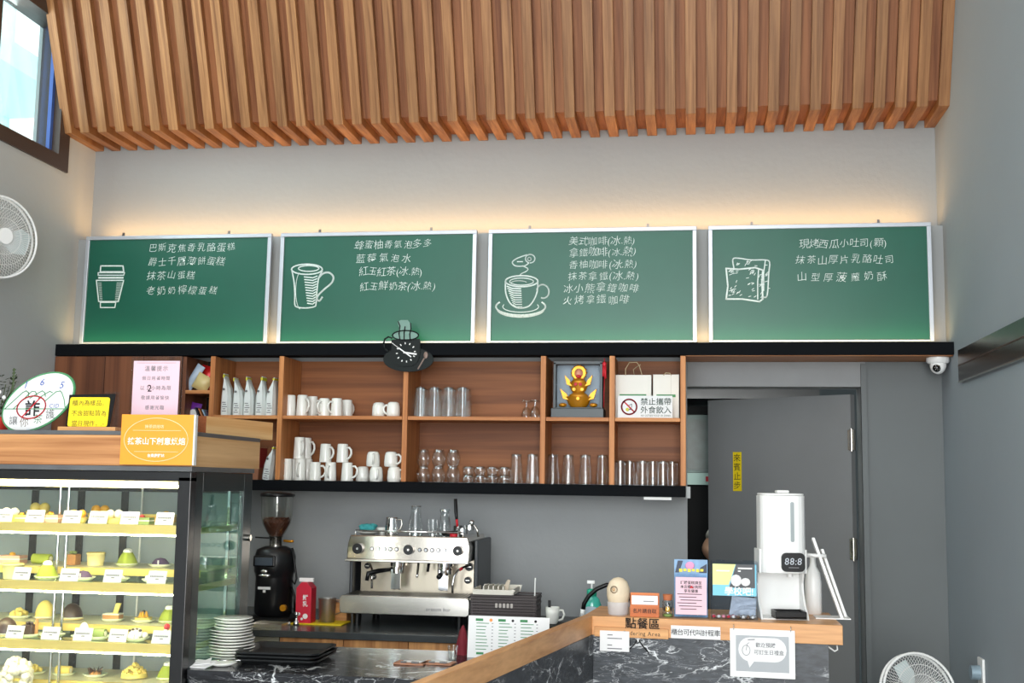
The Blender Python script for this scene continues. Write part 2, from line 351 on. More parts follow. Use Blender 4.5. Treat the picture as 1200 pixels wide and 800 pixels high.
# ------------------------------------------------------------ slatted canopy
cz0, P = 3.385, (XR-XL-.05)/45
cp = empty('slatted_canopy', (XL, YW, cz0), 'wooden slatted canopy spanning the room above the menu boards', 'canopy')
# knee: underside runs from the wall to y=-.35, then the face leans out to the room
sl = [(-.004, 0), (-.352, 0), (-.83, 1.17), (-.795, 1.19), (-.325, .037), (-.004, .037)]
s0 = MB().prism([(y, z) for y, z in sl], 0, .05, 'yz').build('slat', SLATM, cp, .0012, 1)
s0.location.x = .0
for i in range(1, 46):
    c = s0.copy(); C.objects.link(c); c.parent = cp; c.location.x = i*P
bk = [(-.004, .038), (-.323, .038), (-.793, 1.19), (-.77, 1.2), (-.30, .06), (-.004, .06)]
MB().prism(bk, .001, XR-XL-.001, 'yz').build('backing_panel', SLATB, cp)

# ------------------------------------------------------------ ledge, bulkhead, boards
struct('trim_4', MB().boxc(XL, XR, 5.875, YW-.001, ZT+.002, 2.862), PAINT)
lg = empty('long_ledge', (0, 0, 0), 'long black ledge running wall to wall under the four chalkboards', 'ledge')
MB().boxc(XL+.001, XR-.001, YF, YF+.02, ZC, ZT).build('fascia', BLACKM, lg, .002)
MB().boxc(XL+.001, XR-.001, YF+.021, YW-.002, ZC+.02, ZT-.002).build('ledge_top', BLACKM, lg)
MB().boxc(-.02, XR-.001, YF+.021, YW-.002, ZC-.003, ZC+.018).build('soffit', CABX, lg)
GREEN = mat('green_chalkboard', (19, 88, 70), .35, noise=.1, scale=2.5)
FRAME = mat('silver_board_frame', (196, 200, 208), .35, .5, noise=.03)
BY = 5.80
def board(x0, x1, label, lines, draw):
    W = x1-x0; Hh = .578
    t = empty('chalkboard', ((x0+x1)/2, BY, ZT+.012), label, 'chalkboard', 'chalkboard menus on the black ledge', rx=math.radians(-1.2))
    MB().boxc(-W/2+.012, W/2-.012, .002, .014, .012, Hh-.012).build('board_surface', GREEN, t)
    f = .02
    MB().boxc(-W/2, W/2, -.008, .016, Hh-f, Hh).boxc(-W/2, -W/2+f, -.008, .016, 0, Hh-f).boxc(W/2-f, W/2, -.008, .016, 0, Hh-f).boxc(-W/2+f, W/2-f, -.008, .016, 0, .01).build('frame', FRAME, t, .002)
    for sx in (-.3, .27):
        MB().boxc(sx*W-.006, sx*W+.006, -.002, .004, Hh+.001, Hh+.018).build('hanging_clip', STEELD, t)
    for txt, px0, px1, py in lines:
        p0 = at(px0, py, Y=BY); p1 = at(px1, py, Y=BY); n = sum(.62 if ord(c) < 256 else 1 for c in txt); size = (p1.x-p0.x)/n
        sy = min(size, .047)
        write(t, txt, CHALK, (p0.x+p1.x)/2-(x0+x1)/2, p0.z-ZT-.012, sy*1.05, .0012, 'chalk_writing', jit=.15, shear=.12, off=-.014, sp=size/sy*.95)
    g = MB(); draw(g, (x0+x1)/2); g.build('chalk_drawing', CHALK, t)
    return t
def BP(cx):                       # pixel of the photograph -> board plane
    def f(px, py): p = at(px, py, Y=BY); return (p.x-cx, p.z-ZT-.012)
    return f
def poly(g, f, pts, w_=.0045, close=False):
    q = [f(*p) for p in pts]
    if close: q.append(q[0])
    elif 5 <= len(q) < 20:                              # round the hand-drawn curve
        o = [q[0]]
        for i in range(len(q)-1):
            a, b_, c, d = q[max(i-1, 0)], q[i], q[i+1], q[min(i+2, len(q)-1)]
            for k in (1, 2, 3, 4):
                u = k/4; o.append(tuple(.5*(2*b_[j]+(c[j]-a[j])*u+(2*a[j]-5*b_[j]+4*c[j]-d[j])*u*u+(3*b_[j]-a[j]-3*c[j]+d[j])*u**3) for j in (0, 1)))
        q = o
    g.stroke(q, w_, .002, .001)
def ell(g, f, cx, cy, rx, ry, w_=.0045, a0=0, a1=360, n=26, rot=0):
    pts = []
    for k in range(n+1):
        a = math.radians(a0+(a1-a0)*k/n); X, Z = rx*math.cos(a), ry*math.sin(a); r = math.radians(rot); pts.append((cx+X*math.cos(r)-Z*math.sin(r), cy+X*math.sin(r)+Z*math.cos(r)))
    poly(g, f, pts, w_)
def d1(g, cx):
    f = BP(cx)
    poly(g, f, [(117, 311), (143, 311), (144, 318), (116.5, 318)], .007, True); poly(g, f, [(114, 319), (145, 319), (144, 322), (114, 322)], .005, True)
    poly(g, f, [(115, 325), (143, 325)], .009); poly(g, f, [(112, 328), (144, 328), (138, 353), (115, 353)], .006, True)
    poly(g, f, [(117, 354), (135, 354), (134, 360), (117, 360)], .005, True)
    for k in range(12): poly(g, f, [(114+k*.25, 331+k*1.8), (118+k*.1, 331+k*1.8)], .002); poly(g, f, [(136-k*.15, 331+k*1.8), (142.6-k*.4, 331+k*1.8)], .002)
def d2(g, cx):
    f = BP(cx); ell(g, f, 359, 315, 18, 6, .007); ell(g, f, 361, 314, 12, 3.4, .006); poly(g, f, [(341.5, 317), (344, 330), (345, 345), (345, 356), (348, 359.5), (358, 360.5), (368, 359), (370, 355), (371, 340), (373, 325), (377, 317)], .0065)
    for k in range(11): x1 = 371-k*.25; poly(g, f, [(356+k*.4, 324+k*3.1), (366, 325+k*3.1), (x1, 323+k*3.1)], .0055)
    ell(g, f, 352, 340, 6, 22, .003, 100, 250)
    poly(g, f, [(373, 325), (378, 320), (385, 319), (390, 324), (388, 331), (380, 338), (373, 345), (371, 350), (374, 352), (377, 348)], .009)
def d3(g, cx):
    f = BP(cx); ell(g, f, 611, 329, 19, 6.5, .007); ell(g, f, 611, 329.5, 14, 4.2, .005); ell(g, f, 608, 331, 9, 2.5, .004, 180, 340)
    poly(g, f, [(592, 330), (592.5, 343), (597, 354), (604, 359.5), (612, 360.5), (620, 358), (626, 350), (629.5, 340), (630, 329)], .007)
    for k in range(9): poly(g, f, [(594+k*.9, 335+k*2.7), (600+k*.6, 337.5+k*2.7), (610+k*.2, 338+k*2.6)], .006-.0004*k)
    ell(g, f, 636, 341, 7, 8, .007, -150, 120, rot=-15); ell(g, f, 610, 359, 29, 10, .008, -30, 210); ell(g, f, 610, 362, 27, 9, .008, 10, 170); ell(g, f, 610, 359, 21, 6.5, .004, -20, 200)
    ell(g, f, 621, 302.5, 5.5, 5, .0055, -250, 90); ell(g, f, 620, 303, 2, 2, .005); poly(g, f, [(617, 298), (611, 300), (604, 303), (600, 307), (604, 311), (614, 311), (619, 308)], .006)
    poly(g, f, [(612, 311), (618, 314), (617, 317), (611, 320), (609, 322)], .005); poly(g, f, [(606, 306), (612, 306)], .005)
def d4(g, cx):
    f = BP(cx)
    poly(g, f, [(860, 313), (859, 303), (866, 302), (880, 304), (897, 304), (902, 307), (901, 320), (899, 346), (893, 347)], .006)
    poly(g, f, [(897, 305), (895, 320), (895, 340)], .005)
    poly(g, f, [(851, 314), (866, 315), (885, 313), (894, 316), (893, 330), (894, 350), (890, 353), (870, 350), (851, 350), (853, 335)], .0075, True); poly(g, f, [(889, 316), (888, 330), (888, 350)], .005)
    rr = random.Random(3)
    for k in range(70):
        x, y = rr.choice([(rr.uniform(854, 864), rr.uniform(316, 322)), (rr.uniform(874, 886), rr.uniform(315, 326)), (rr.uniform(854, 868), rr.uniform(330, 346)), (rr.uniform(876, 885), rr.uniform(330, 348)), (rr.uniform(862, 895), rr.uniform(306, 311)), (rr.uniform(889, 893), rr.uniform(318, 350)), (rr.uniform(896, 900), rr.uniform(310, 344))])
        a = rr.uniform(-1.2, .1); poly(g, f, [(x, y), (x+2.6*math.cos(a), y+2.6*math.sin(a))], .003)
board(-3.18, -2.15, 'green chalkboard with a takeaway cup drawing and cake menu in chalk', [('巴斯克焦香乳酪蛋糕', 172, 276, 290), ('爵士千層薄餅蛋糕', 172, 264, 306), ('抹茶山蛋糕', 171, 229, 322), ('老奶奶檸檬蛋糕', 170, 256, 340)], d1)
board(-2.10, -1.066, 'green chalkboard with a tall handled mug drawing and tea menu in chalk', [('蜂蜜柚香氣泡多多', 415, 506, 286), ('藍莓氣泡水', 415, 483, 302), ('紅玉紅茶(冰.熱)', 415, 500, 318), ('紅玉鮮奶茶(冰.熱)', 415, 516, 335)], d2)
board(-1.005, .033, 'green chalkboard with a steaming cup and saucer drawing and coffee menu', [('美式咖啡(冰.熱)', 661, 750, 282), ('拿鐵咖啡(冰.熱)', 661, 751, 295), ('香柚咖啡(冰.熱)', 660, 753, 309), ('抹茶拿鐵(冰.熱)', 659, 755, 323), ('冰小熊拿鐵咖啡', 659, 750, 337), ('火烤拿鐵咖啡', 659, 738, 351)], d3)
board(.09, 1.142, 'green chalkboard with a toast slices drawing and toast menu in chalk', [('現烤西瓜小吐司(顆)', 933, 1043, 285), ('抹茶山厚片乳酪吐司', 932, 1049, 304), ('山型厚菠蘿奶酥', 932, 1042, 324)], d4)

# ------------------------------------------------------------ wall cabinet
cb = empty('wall_cabinet', (0, 0, 0), 'long open oak wall cabinet with shelves hanging over the coffee bar', 'cabinet')
MB().boxc(XL+.001, -.024, YW-.02, YW-.002, ZB+.055, ZC-.002).build('back_panel', CABB, cb)
MB().boxc(XL+.001, -.024, YF-.004, YF+.3-.024, ZB, ZB+.052).build('bottom_board', BLACKM, cb, .002)
for i, xd in enumerate((-2.395, -2.032, -1.39, -.706, -.372, -.034)):
    MB().boxc(xd-.0125, xd+.0125, YF, YF+.275, ZB+.054, ZC-.004).build('side_panel' if i in (5,) else 'divider', CABL, cb, .001)
MB().boxc(-2.56, -2.54, YF+.01, YF+.275, ZB+.054, ZC-.004).build('divider', CABD, cb)
for a, c_, z in ((-2.382, -2.046, 1.905), (-2.018, -1.404, 1.905), (-1.376, -.72, 1.905), (-.692, -.386, 1.905), (-.358, -.048, 1.905), (-2.538, -2.408, 2.03), (-2.538, -2.408, 1.86)):
    MB().boxc(a, c_, YF+.004, YF+.274, z-.009, z+.009).build('shelf', CABX, cb, .001)
for x0_, x1_ in ((-3.255, -2.98), (-2.977, -2.77), (-2.767, -2.562)):
    MB().boxc(x0_, x1_, YF-.002, YF+.016, ZB+.056, ZC-.004).build('door', CABD, cb, .001)
MB().boxc(-2.537, -2.41, YW-.026, YW-.0205, ZB+.056, ZC-.004).build('dark_back', BLKM, cb)
MB().boxc(-.02, -.001, YF+.03, YF+.075, ZB-.004, ZB+.05).build('end_bracket', PAINTL, cb)
MB().boxc(-.22, -.09, YF+.02, YF+.06, ZB-.014, ZB-.001).build('light_sensor', WPL, cb)
ZS, ZG = 1.914, 1.5925
# ------------------------------------------------------------ crockery on the shelves
ORD = ['first', 'second', 'third', 'fourth', 'fifth', 'sixth', 'seventh', 'eighth', 'ninth', 'tenth']
def make_mug(name, r, h, label, cat, round_=False):
    t = empty(name, (0, 0, 0), label, cat)         # stored upside down: mouth on the shelf
    if round_: pr = [(r*.86, 0), (r, .004), (r*1.02, h*.3), (r*.96, h*.72), (r*.82, h*.93), (r*.6, h), (0.001, h)]
    else: pr = [(r*1.0, 0), (r*1.02, .004), (r*.96, h*.5), (r*.88, h*.96), (r*.82, h), (r*.5, h), (.001, h-.003)]
    MB().lathe(pr, 22, cap0=False, cap1=False).lathe([(r*.93, 0), (r*.88, h*.5), (.001, h*.9)], 22, cap0=False, cap1=False).lathe([(r*.93, 0), (r*1.0, 0)], 22, cap0=False, cap1=False).build('cup_body', CER, t)
    hp = [(r*.93+d_, 0, z*h) for d_, z in ((-.004, .78), (.014, .8), (.026, .66), (.028, .48), (.02, .3), (.008, .2), (-.004, .2))]
    MB().tube(hp, .0055, 8).build('handle', CER, t)
    return t
protos = {'tall': make_mug('mug', .0292, .108, '', 'mug'), 'cup': make_mug('cup', .0335, .074, '', 'cup', True), 'mid': make_mug('mug', .0298, .092, '', 'mug')}
used = set()
def mug(kind, px, z, y, rz, label, group):
    x = at(px, 480 if z > 1.85 else 550, Y=y).x; p = protos[kind]
    if kind in used: p = dup(p, None)
    else: used.add(kind)
    p.location = (x, y, z); p.rotation_euler.z = rz; p['label'] = label; p['group'] = group
G1, G2, G3 = 'white mugs on the upper shelf', 'bottom row of white mugs', 'white mugs stacked on other mugs'
for i, (k, px, y, rz, lb) in enumerate([('tall', 340, 5.80, 2.6, 'tall white mug at the divider end of the upper mug shelf'),
        ('tall', 354, 5.79, -.6, 'tall white mug second from the divider on the upper shelf'), ('tall', 366, 5.88, -.2, 'tall white mug half hidden behind the second mug of the upper shelf'),
        ('mid', 380, 5.80, -1.9, 'white mug with handle towards the room, middle of the upper row'), ('mid', 394.5, 5.79, -2.2, 'white mug near the open end of the upper mug row'),
        ('mid', 406.5, 5.905, 1.2, 'white mug at the back, ending the upper mug row'), ('cup', 444, 5.82, 2.2, 'low rounded white cup standing alone right of the upper mugs'),
        ('cup', 461, 5.78, 2.8, 'low rounded white cup beside the divider under the mug shaped clock')]):
    mug(k, px, ZS, y, rz, lb, G1)
for k, px, y, rz, lb in [('tall', 336, 5.79, -1.8, 'tall inverted mug in the bottom row against the divider'), ('tall', 352, 5.79, -1.6, 'tall inverted mug second in the bottom row from the coffee bags'),
        ('mid', 369.5, 5.79, -.1, 'inverted mug with handle sideways, third in the bottom row'), ('mid', 387.5, 5.79, -1.6, 'inverted mug in the middle of the bottom row with handle forward'),
        ('mid', 407, 5.79, -.15, 'inverted mug of the bottom row under two stacked mugs, handle sideways'), ('cup', 425, 5.84, 2.4, 'low white cup set back in the bottom row'),
        ('cup', 441, 5.78, -1.2, 'low white cup in the bottom row under a stacked cup'), ('cup', 462, 5.78, -.1, 'low white cup closest to the glasses in the bottom row')]:
    mug(k, px, ZG, y, rz, lb, G2)
for k, px, z, y, rz, lb in [('tall', 350, .1085, 5.80, -.9, 'tall mug stacked on the first two mugs of the bottom row'), ('tall', 358, .1085, 5.875, -.4, 'tall mug stacked at the back behind another stacked mug'), ('mid', 381, .0925, 5.80, -.5, 'mug stacked at the centre of the bottom mug row'),
        ('mid', 401, .0925, 5.79, -.4, 'mug stacked beside a lower cup on the bottom row'), ('cup', 437, .0745, 5.79, -1.3, 'low cup stacked on the low cups of the bottom row'), ('cup', 458, .0745, 5.79, -.3, 'low cup stacked closest to the divider and glasses')]:
    mug(k, px, ZG+z, y, rz, lb, G3)
# mugs at the back that carry the stacked ones
mug('tall', 344, ZG, 5.875, 1.2, 'inverted mug in the back of the bottom row carrying a stacked mug', G2)
mug('tall', 360, ZG, 5.875, 1.2, 'inverted mug at the back behind the second mug of the bottom row', G2)

def make_glass(name, prof, label, cat, base=True, ribs=0, nest=False):
    t = empty(name, (0, 0, 0), label, cat)
    wob = (lambda a, k: 1+.035*math.cos(ribs*a)) if ribs else None
    MB().lathe(prof, 28 if ribs else 18, cap0=False, cap1=False, wob=wob).build('glass_wall', GLASS, t)
    rb = [r for r, z in prof]; zt = prof[-1][1]
    MB().lathe([(rb[-1]*.92, zt-.012), (rb[-1]*.96, zt-.002), (rb[-1]*.5, zt)], 16).build('thick_base', glass('base_glass', (250, 255, 255), .8, .05, .22), t)
    MB().tube([(rb[0]*math.cos(2*PI*i/18), rb[0]*math.sin(2*PI*i/18), .0015) for i in range(18)], .0012, 5, True).build('rim', glass('base_glass'), t)
    return t
gp = {'tall': make_glass('tall_glass', [(.0335, 0), (.032, .06), (.028, .1), (.026, .148)], '', 'glass', ribs=8),
      'bulb': make_glass('round_glass', [(.026, 0), (.034, .02), (.035, .045), (.027, .07), (.023, .08)], '', 'glass'), 'rib': make_glass('ribbed_glass', [(.031, 0), (.030, .06), (.0285, .118)], '', 'glass', ribs=14),
      'low': make_glass('shot_glass', [(.026, 0), (.029, .02), (.029, .035), (.022, .04)], '', 'glass', ribs=10)}
gu = set()
def gls(kind, px, z, y, label, group, sc=1):
    x = at(px, 480 if z > 1.85 else 550, Y=y).x; p = gp[kind]
    if kind in gu: p = dup(p, None)
    else: gu.add(kind)
    p.location = (x, y, z); p['label'] = label; p['group'] = group; p.rotation_euler.z = random.random()
    if sc != 1: p.scale = (sc, sc, sc)
GA = 'tall glasses on the upper glass shelf'
for i, px in enumerate((492.5, 509, 525.5, 542)):
    gls('tall', px, ZS, 5.77, ('tall clear glass beside the divider on the upper glass shelf', 'tall clear glass second from the divider, upper glass shelf', 'tall clear glass third from the divider, upper glass shelf', 'tall clear glass at the open end of the upper glass row')[i], GA)
    gls('tall', px+3, ZS, 5.865, 'tall clear glass hidden in the back row behind the ' + ('divider-side', 'second', 'third', 'open-end')[i] + ' upper glass', GA)
GBt = 'rounded glasses stacked in two layers'
for i, px in enumerate((496, 514, 531)):
    for j in range(2): gls('bulb', px, ZG+j*.0812, 5.78, 'round glass, %s layer, %s stack on the bottom board' % (('lower', 'upper')[j], ('mug-side', 'middle', 'shot-glass-side')[i]), GBt)
GC = 'low faceted glasses in front of the cabinet back'
for i in range(4):
    for j in range(2): gls('low', 549+i*14, ZG+j*.0412, 5.80, 'low faceted glass, %s layer, %s in the low row' % (('lower', 'upper')[j], ('beside the rounded glasses', 'second', 'third', 'beside the tall glasses')[i]), GC)
GD = 'tall tumblers on the bottom board'
for px, lb in ((605, 'tall clear glass beside the low faceted glasses, bottom board'), (624, 'tall clear glass against the divider left of the lucky figure column'), (648, 'tall glass below the boxed gold figure, against the divider'), (666, 'tall glass below the boxed gold figure, second from the divider'), (686, 'tall glass below the boxed gold figure, third from the divider'), (706, 'tall glass below the boxed gold figure, beside the ribbed glasses')):
    gls('tall', px, ZG, 5.78, lb, GD, .97)
GE = 'ribbed glasses under the paper bags'
for px, y, lb in ((727, 5.78, 'ribbed glass standing apart against the divider below the paper bags'), (738, 5.86, 'ribbed glass at the back near the divider below the paper bags'), (753, 5.78, 'ribbed glass starting the close row of three below the sign'), (765, 5.855, 'ribbed glass in the middle of the row below the sign'), (777, 5.78, 'ribbed glass next to last in the row below the sign'), (788, 5.855, 'ribbed glass at the cabinet end panel')):
    gls('rib', px, ZG, y, lb, GE)
for px, y, lb in ((617, 5.84, 'upturned stemmed glass at the back of the upper glass shelf'), (627, 5.78, 'upturned stemmed glass beside the divider and boxed gold figure')):
    t = empty('stemmed_glass', (ax_(px, y), y, ZS), lb, 'glass', 'stemmed glasses on the upper shelf')
    MB().lathe([(.026, 0), (.027, .02), (.016, .05), (.004, .058)], 16, cap0=False, cap1=False).build('bowl', GLASS, t)
    MB().lathe([(.004, .058), (.004, .078)], 8).build('stem', glass('base_glass'), t); MB().lathe([(.004, .078), (.028, .083), (.027, .086)], 16).build('foot', glass('base_glass'), t)

# coffee bags
WB = mat('white_foil_bag', (222, 228, 226), .38, .1, noise=.04, scale=12, bump=.3, bscale=25)
YEL = mat('yellow_seal', (206, 200, 48), .5)
def coffee_bag(loc, label, rz=0, tilt=0, top=0, h=.2):
    t = empty('coffee_bag', loc, label, 'bag', 'white bags of coffee beans', rz, 0, tilt)
    w0, d0 = .0262, .08
    b = MB(); secs = [(0, w0, d0), (.02, w0*1.05, d0), (h*.45, w0*1.0, d0*.98), (h*.65, w0*.8, d0*.9), (h*.8, w0*.4, d0*.8), (h*.9, w0*.12, d0*.78), (h, .002, d0*.76)]
    vs = []; fs = []
    for k, (z, ww, dd) in enumerate(secs):
        sh = top*max(0, z/h-.6)*.06
        for (sx, sy) in ((-1, -.5), (-.55, -1), (.55, -1), (1, -.5), (1, .5), (.55, 1), (-.55, 1), (-1, .5)): vs.append((sx*ww+sh, sy*dd*.5+d0*.5, z))
    for k in range(len(secs)-1):
        for i in range(8): fs.append((k*8+i, k*8+(i+1) % 8, (k+1)*8+(i+1) % 8, (k+1)*8+i))
    b.add(vs, fs, False).add(vs[:8], [tuple(range(7, -1, -1))]); b.build('bag_body', WB, t)
    MB().boxc(top*.02-.0045, top*.024+.0045, .006, .07, h*(.9 if top < .5 else .93), h*.975).build('fold_seal', YEL, t)
    MB().cyl((-.006, -.0035, h*.62), .006, .003, 10, 'y').build('valve', STEELD, t)
    for k in range(5): MB().boxc(-.012+(k % 2)*.004, .006+(k % 3)*.004, -.0015, -.0005, h*.3-k*.011, h*.3-k*.011+.004).build('printed_line', INKG, t)
    return t
for i, (px, tp, lb) in enumerate([(264, -.6, 'white coffee bean bag at the snack column end of its shelf'), (278, -1, 'white coffee bean bag second on the shelf, pointed top'), (290.5, -.5, 'white coffee bean bag in the middle of the bag row'), (304.5, .3, 'white coffee bean bag next to last, seal leaning back'), (316.5, .7, 'white coffee bean bag leaning on the divider beside the mugs')]):
    coffee_bag((ax_(px, 5.76), 5.745, ZS), lb, 0, 0, tp, (.215, .195, .2, .2, .195)[i])
bg = coffee_bag((at(313, 545, Y=5.76).x, 5.745, ZG), 'crumpled white bag alone on the bottom board behind the oak plank', 0, .12, .5, .17)
rb = empty('red_carton', (at(303, 545, Y=5.76).x-.015, 5.75, ZG), 'red and brown carton on the bottom board beside the crumpled bag', 'carton')
MB().boxc(-.018, .018, 0, .12, 0, .16).build('carton_body', mat('red_carton', (150, 44, 40), .5), rb); MB().boxc(-.0185, .0185, -.001, .12, 0, .06).build('brown_band', mat('brown_band', (150, 98, 70), .5), rb)
# snacks in the narrow column
def pillow_pack(name, loc, w_, h_, d_, m, label, ry=0, band=None, bm=None):
    t = empty(name, loc, label, 'packet', 'snack packets in the narrow column', 0, 0, ry)
    b = MB(); vs = []; fs = []; n = 8
    for j in range(n+1):
        v = j/n; th = d_*math.sin(PI*v)**.6+.002
        for i in range(n+1):
            u = i/n; e = th*math.sin(PI*u)**.5 if 0 < i < n else .001
            vs.append(((u-.5)*w_, -e, v*h_))
    for j in range(n):
        for i in range(n): a = j*(n+1)+i; fs.append((a, a+1, a+n+2, a+n+1))
    k = len(vs); vs += [(x, -y, z) for x, y, z in vs]; fs += [tuple(reversed([q+k for q in f])) for f in fs]
    b.add(vs, fs, True).build('packet_body', m, t)
    if band: MB().sph((0, -d_*.93, h_*band), (w_*.36, .004, h_*.2), 12, 6).build('printed_badge', bm, t)
    return t
pillow_pack('snack_packet', (ax_(241, 5.78)-.034, 5.82, 2.045), .085, .13, .028, mat('red_foil', (206, 36, 36), .25, .2), 'shiny red snack packet leaning in the narrow column', .25, .45, mat('cream_print', (232, 220, 196), .5))
pillow_pack('flour_packet', (ax_(232, 5.75)-.0, 5.742, 2.042), .085, .085, .024, mat('gold_cream_foil', (206, 186, 128), .35), 'cream and gold packet slumped under the red packet', .5)
pillow_pack('sugar_packet', (ax_(218, 5.77), 5.76, 2.042), .045, .15, .016, mat('blue_white_foil', (170, 186, 204), .3), 'slim blue and white packet leaning behind the pink notice', .55)
pillow_pack('candy_packet', (ax_(222, 5.76), 5.80, 1.872), .06, .11, .02, mat('purple_foil', (112, 48, 150), .3), 'purple packet on the lower shelf of the narrow column', .2, .5, WPL)
for i, cc in enumerate(((40, 44, 54), (180, 110, 60), (150, 176, 200), (60, 34, 60))):
    t = empty('sachet', (ax_(239+i*3.0, 5.76), 5.735+.01*i, 1.872), ('dark', 'orange', 'pale blue', 'plum')[i]+' sachet leaning beside the purple packet', 'sachet', 'sachets in the narrow column', 0, 0, -.45)
    MB().boxc(-.003, .003, 0, .07, 0, .09-.005*i).build('sachet_body', mat('sachet_%d' % i, cc, .35), t, .001)
# boxed golden figure: plain ingots with a round golden ornament
bx = ax_(677, 5.76)
t = empty('display_box', (bx, 5.75, ZS), 'dark display case with stacked golden ingots on a pale backing', 'ornament')
MB().boxc(-.128, .128, -.02, .13, 0, .045).boxc(-.115, .115, 0, .125, .045, .052).build('plinth', mat('slate_case', (48, 58, 62), .4), t, .002)
MB().boxc(-.12, -.108, 0, .012, .046, .27).boxc(.108, .12, 0, .012, .046, .27).boxc(-.12, .12, 0, .012, .262, .277).boxc(-.12, .12, .0125, .12, .27, .277).boxc(-.12, -.114, .0125, .12, .052, .268).boxc(.114, .12, .0125, .12, .052, .268).build('case_frame', mat('slate_case', (48, 58, 62), .4), t, .001)
MB().boxc(-.113, .113, .112, .12, .053, .268).build('pale_backing', mat('pale_blue_card', (160, 176, 190), .6), t)
GO = mat('polished_gold', (206, 138, 22), .3, .5, noise=.1, scale=20)
def ingot(z, w_, h_, d_):
    b = MB(); b.lathe([(w_*.35, 0), (w_*.48, h_*.15), (w_*.62, h_*.5), (w_*.72, h_*.62)], 20, (0, .05, z), sy=.5)
    b.sph((0, .05, z+h_*.6), (w_*.5, w_*.24, h_*.32), 14, 6)
    for s in (-1, 1): b.prism([(s*w_*.4, z+h_*.4), (s*w_*.75, z+h_*.5), (s*w_*.9, z+h_*1.08), (s*w_*.6, z+h_*.8)], .035, .065)
    return b
ingot(.053, .1, .085, .04).build('large_ingot', GO, t); ingot(.125, .076, .08, .03).build('small_ingot', GO, t)
for s in (-1, 1): MB().sph((s*.075, .03, .064), (.02, .014, .011), 10, 6).build('little_ingot', GO, t)
b = MB().cyl((0, .05, .225), .034, .02, 24, 'y')
for i in range(14): a = 2*PI*i/14; b.sph((.034*math.cos(a), .06, .225+.034*math.sin(a)), .007, 8, 5)
b.build('round_ornament', GO, t); MB().sph((0, .046, .222), (.021, .012, .023), 12, 8).build('rosy_boss', mat('rosy_enamel', (214, 140, 110), .4), t)
MB().sph((0, .04, .205), (.014, .012, .009), 10, 6).build('red_boss', RED, t)
for dx, dz in ((-.012, .165), (.012, .165), (0, .095), (-.02, .14), (.02, .14)): MB().cyl((dx, .012, dz), .008, .012, 12, 'y').build('coin', GO if dz < .16 else RED, t)
MB().boxc(-.107, .107, .003, .005, .053, .261).build('case_glass', glass('thin_case_glass', (255, 255, 255), .1, .02, .0), t)
t = empty('red_tassel', (ax_(708, 5.745), 5.745, ZC-.01), 'red knotted tassel hanging at the corner of the display case', 'tassel')
b = MB().tube([(0, 0, 0), (0, 0, -.02)], .002, 6).sph((0, 0, -.03), (.011, .006, .012), 8, 6)
b.build('knot', RED, t)
MB().tube([(-.004, 0, -.04), (-.004, 0, -.09)], .006, 8).tube([(.004, 0, -.04), (.005, 0, -.1)], .006, 8).tube([(0, .002, -.1), (-.002, 0, -.24)], .0018, 5).build('strands', RED, t)
# paper bags and the no-outside-food sign
KR = mat('cream_kraft', (240, 238, 230), .75, noise=.03)
def paper_bag(px0, px1, h_, y, label, handle=True, side=0):
    x0, x1 = ax_(px0, y, 460), ax_(px1, y, 460); t = empty('paper_bag', ((x0+x1)/2, y, ZS), label, 'bag', 'paper carrier bags above the ribbed glasses'); w_ = x1-x0
    b = MB().boxc(-w_/2, -w_/2+.0015, 0, .07, 0, h_).boxc(w_/2-.0015, w_/2, 0, .07, 0, h_).boxc(-w_/2, w_/2, 0, .0015, 0, h_).boxc(-w_/2, w_/2, .0685, .07, 0, h_).boxc(-w_/2, w_/2, 0, .07, 0, .002)
    b.build('bag_body', KR, t)
    MB().boxc(-w_*.36, w_*.36, -.001, -.0002, .106, .119).build('green_stripe', mat('stripe_green', (78, 150, 92), .6), t)
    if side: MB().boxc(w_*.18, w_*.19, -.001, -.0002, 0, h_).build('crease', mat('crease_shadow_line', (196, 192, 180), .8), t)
    if handle:
        tw = mat('twine', (196, 176, 140), .8, noise=.15, scale=60)
        MB().tube([(-w_*.2, .002, h_-.005), (-w_*.2, -.002, h_+.03), (-w_*.1, -.004, h_+.06), (w_*.1, -.004, h_+.062), (w_*.17, 0, h_+.045), (w_*.25, .002, h_-.004)] if not side else [(-w_*.1, .002, h_-.004), (0, -.004, h_+.008), (w_*.15, -.004, h_+.006), (w_*.2, 0, h_-.004)], .0022, 6).build('rope_handle', tw, t)
        if not side: MB().tube([(w_*.03, .06, h_-.004), (0, .04, h_+.03), (w_*.12, .02, h_+.045), (w_*.2, .0, h_+.05)], .0022, 6).build('rope_handle', tw, t)
paper_bag(720, 763.5, .213, 5.79, 'cream paper bag with looped twine handle beside the display case')
paper_bag(765, 796, .216, 5.80, 'cream paper bag with creased side next to the cabinet end', side=1)
x0, x1 = ax_(724, 5.73, 480), ax_(788, 5.73, 480); W = x1-x0
t = empty('notice_sign', ((x0+x1)/2, 5.722, ZS), 'white sign with a red no food symbol and green lettering before the paper bags', 'sign')
panel(W, .107, .004).build('card', PAPER, t)
b = MB(); ring(b, -W*.29, .053, .036, .036, .0075, -.0002); b.stroke([(-W*.29-.026, .079), (-W*.29+.026, .027)], .007, -.0002); b.build('ban_symbol', RED, t)
MB().cyl((-W*.29-.008, -.0006, .04), .009, .0005, 10, 'y').build('food_dot', YEL, t); b = MB(); b.stroke([(-W*.29-.002, .06), (-W*.29+.012, .066), (-W*.29+.012, .05)], .003, -.0002); b.stroke([(-W*.29, .04), (-W*.29+.012, .042)], .006, -.0002); b.build('food_mark', INKG, t)
DG = mat('dark_green_ink', (28, 60, 48), .6)
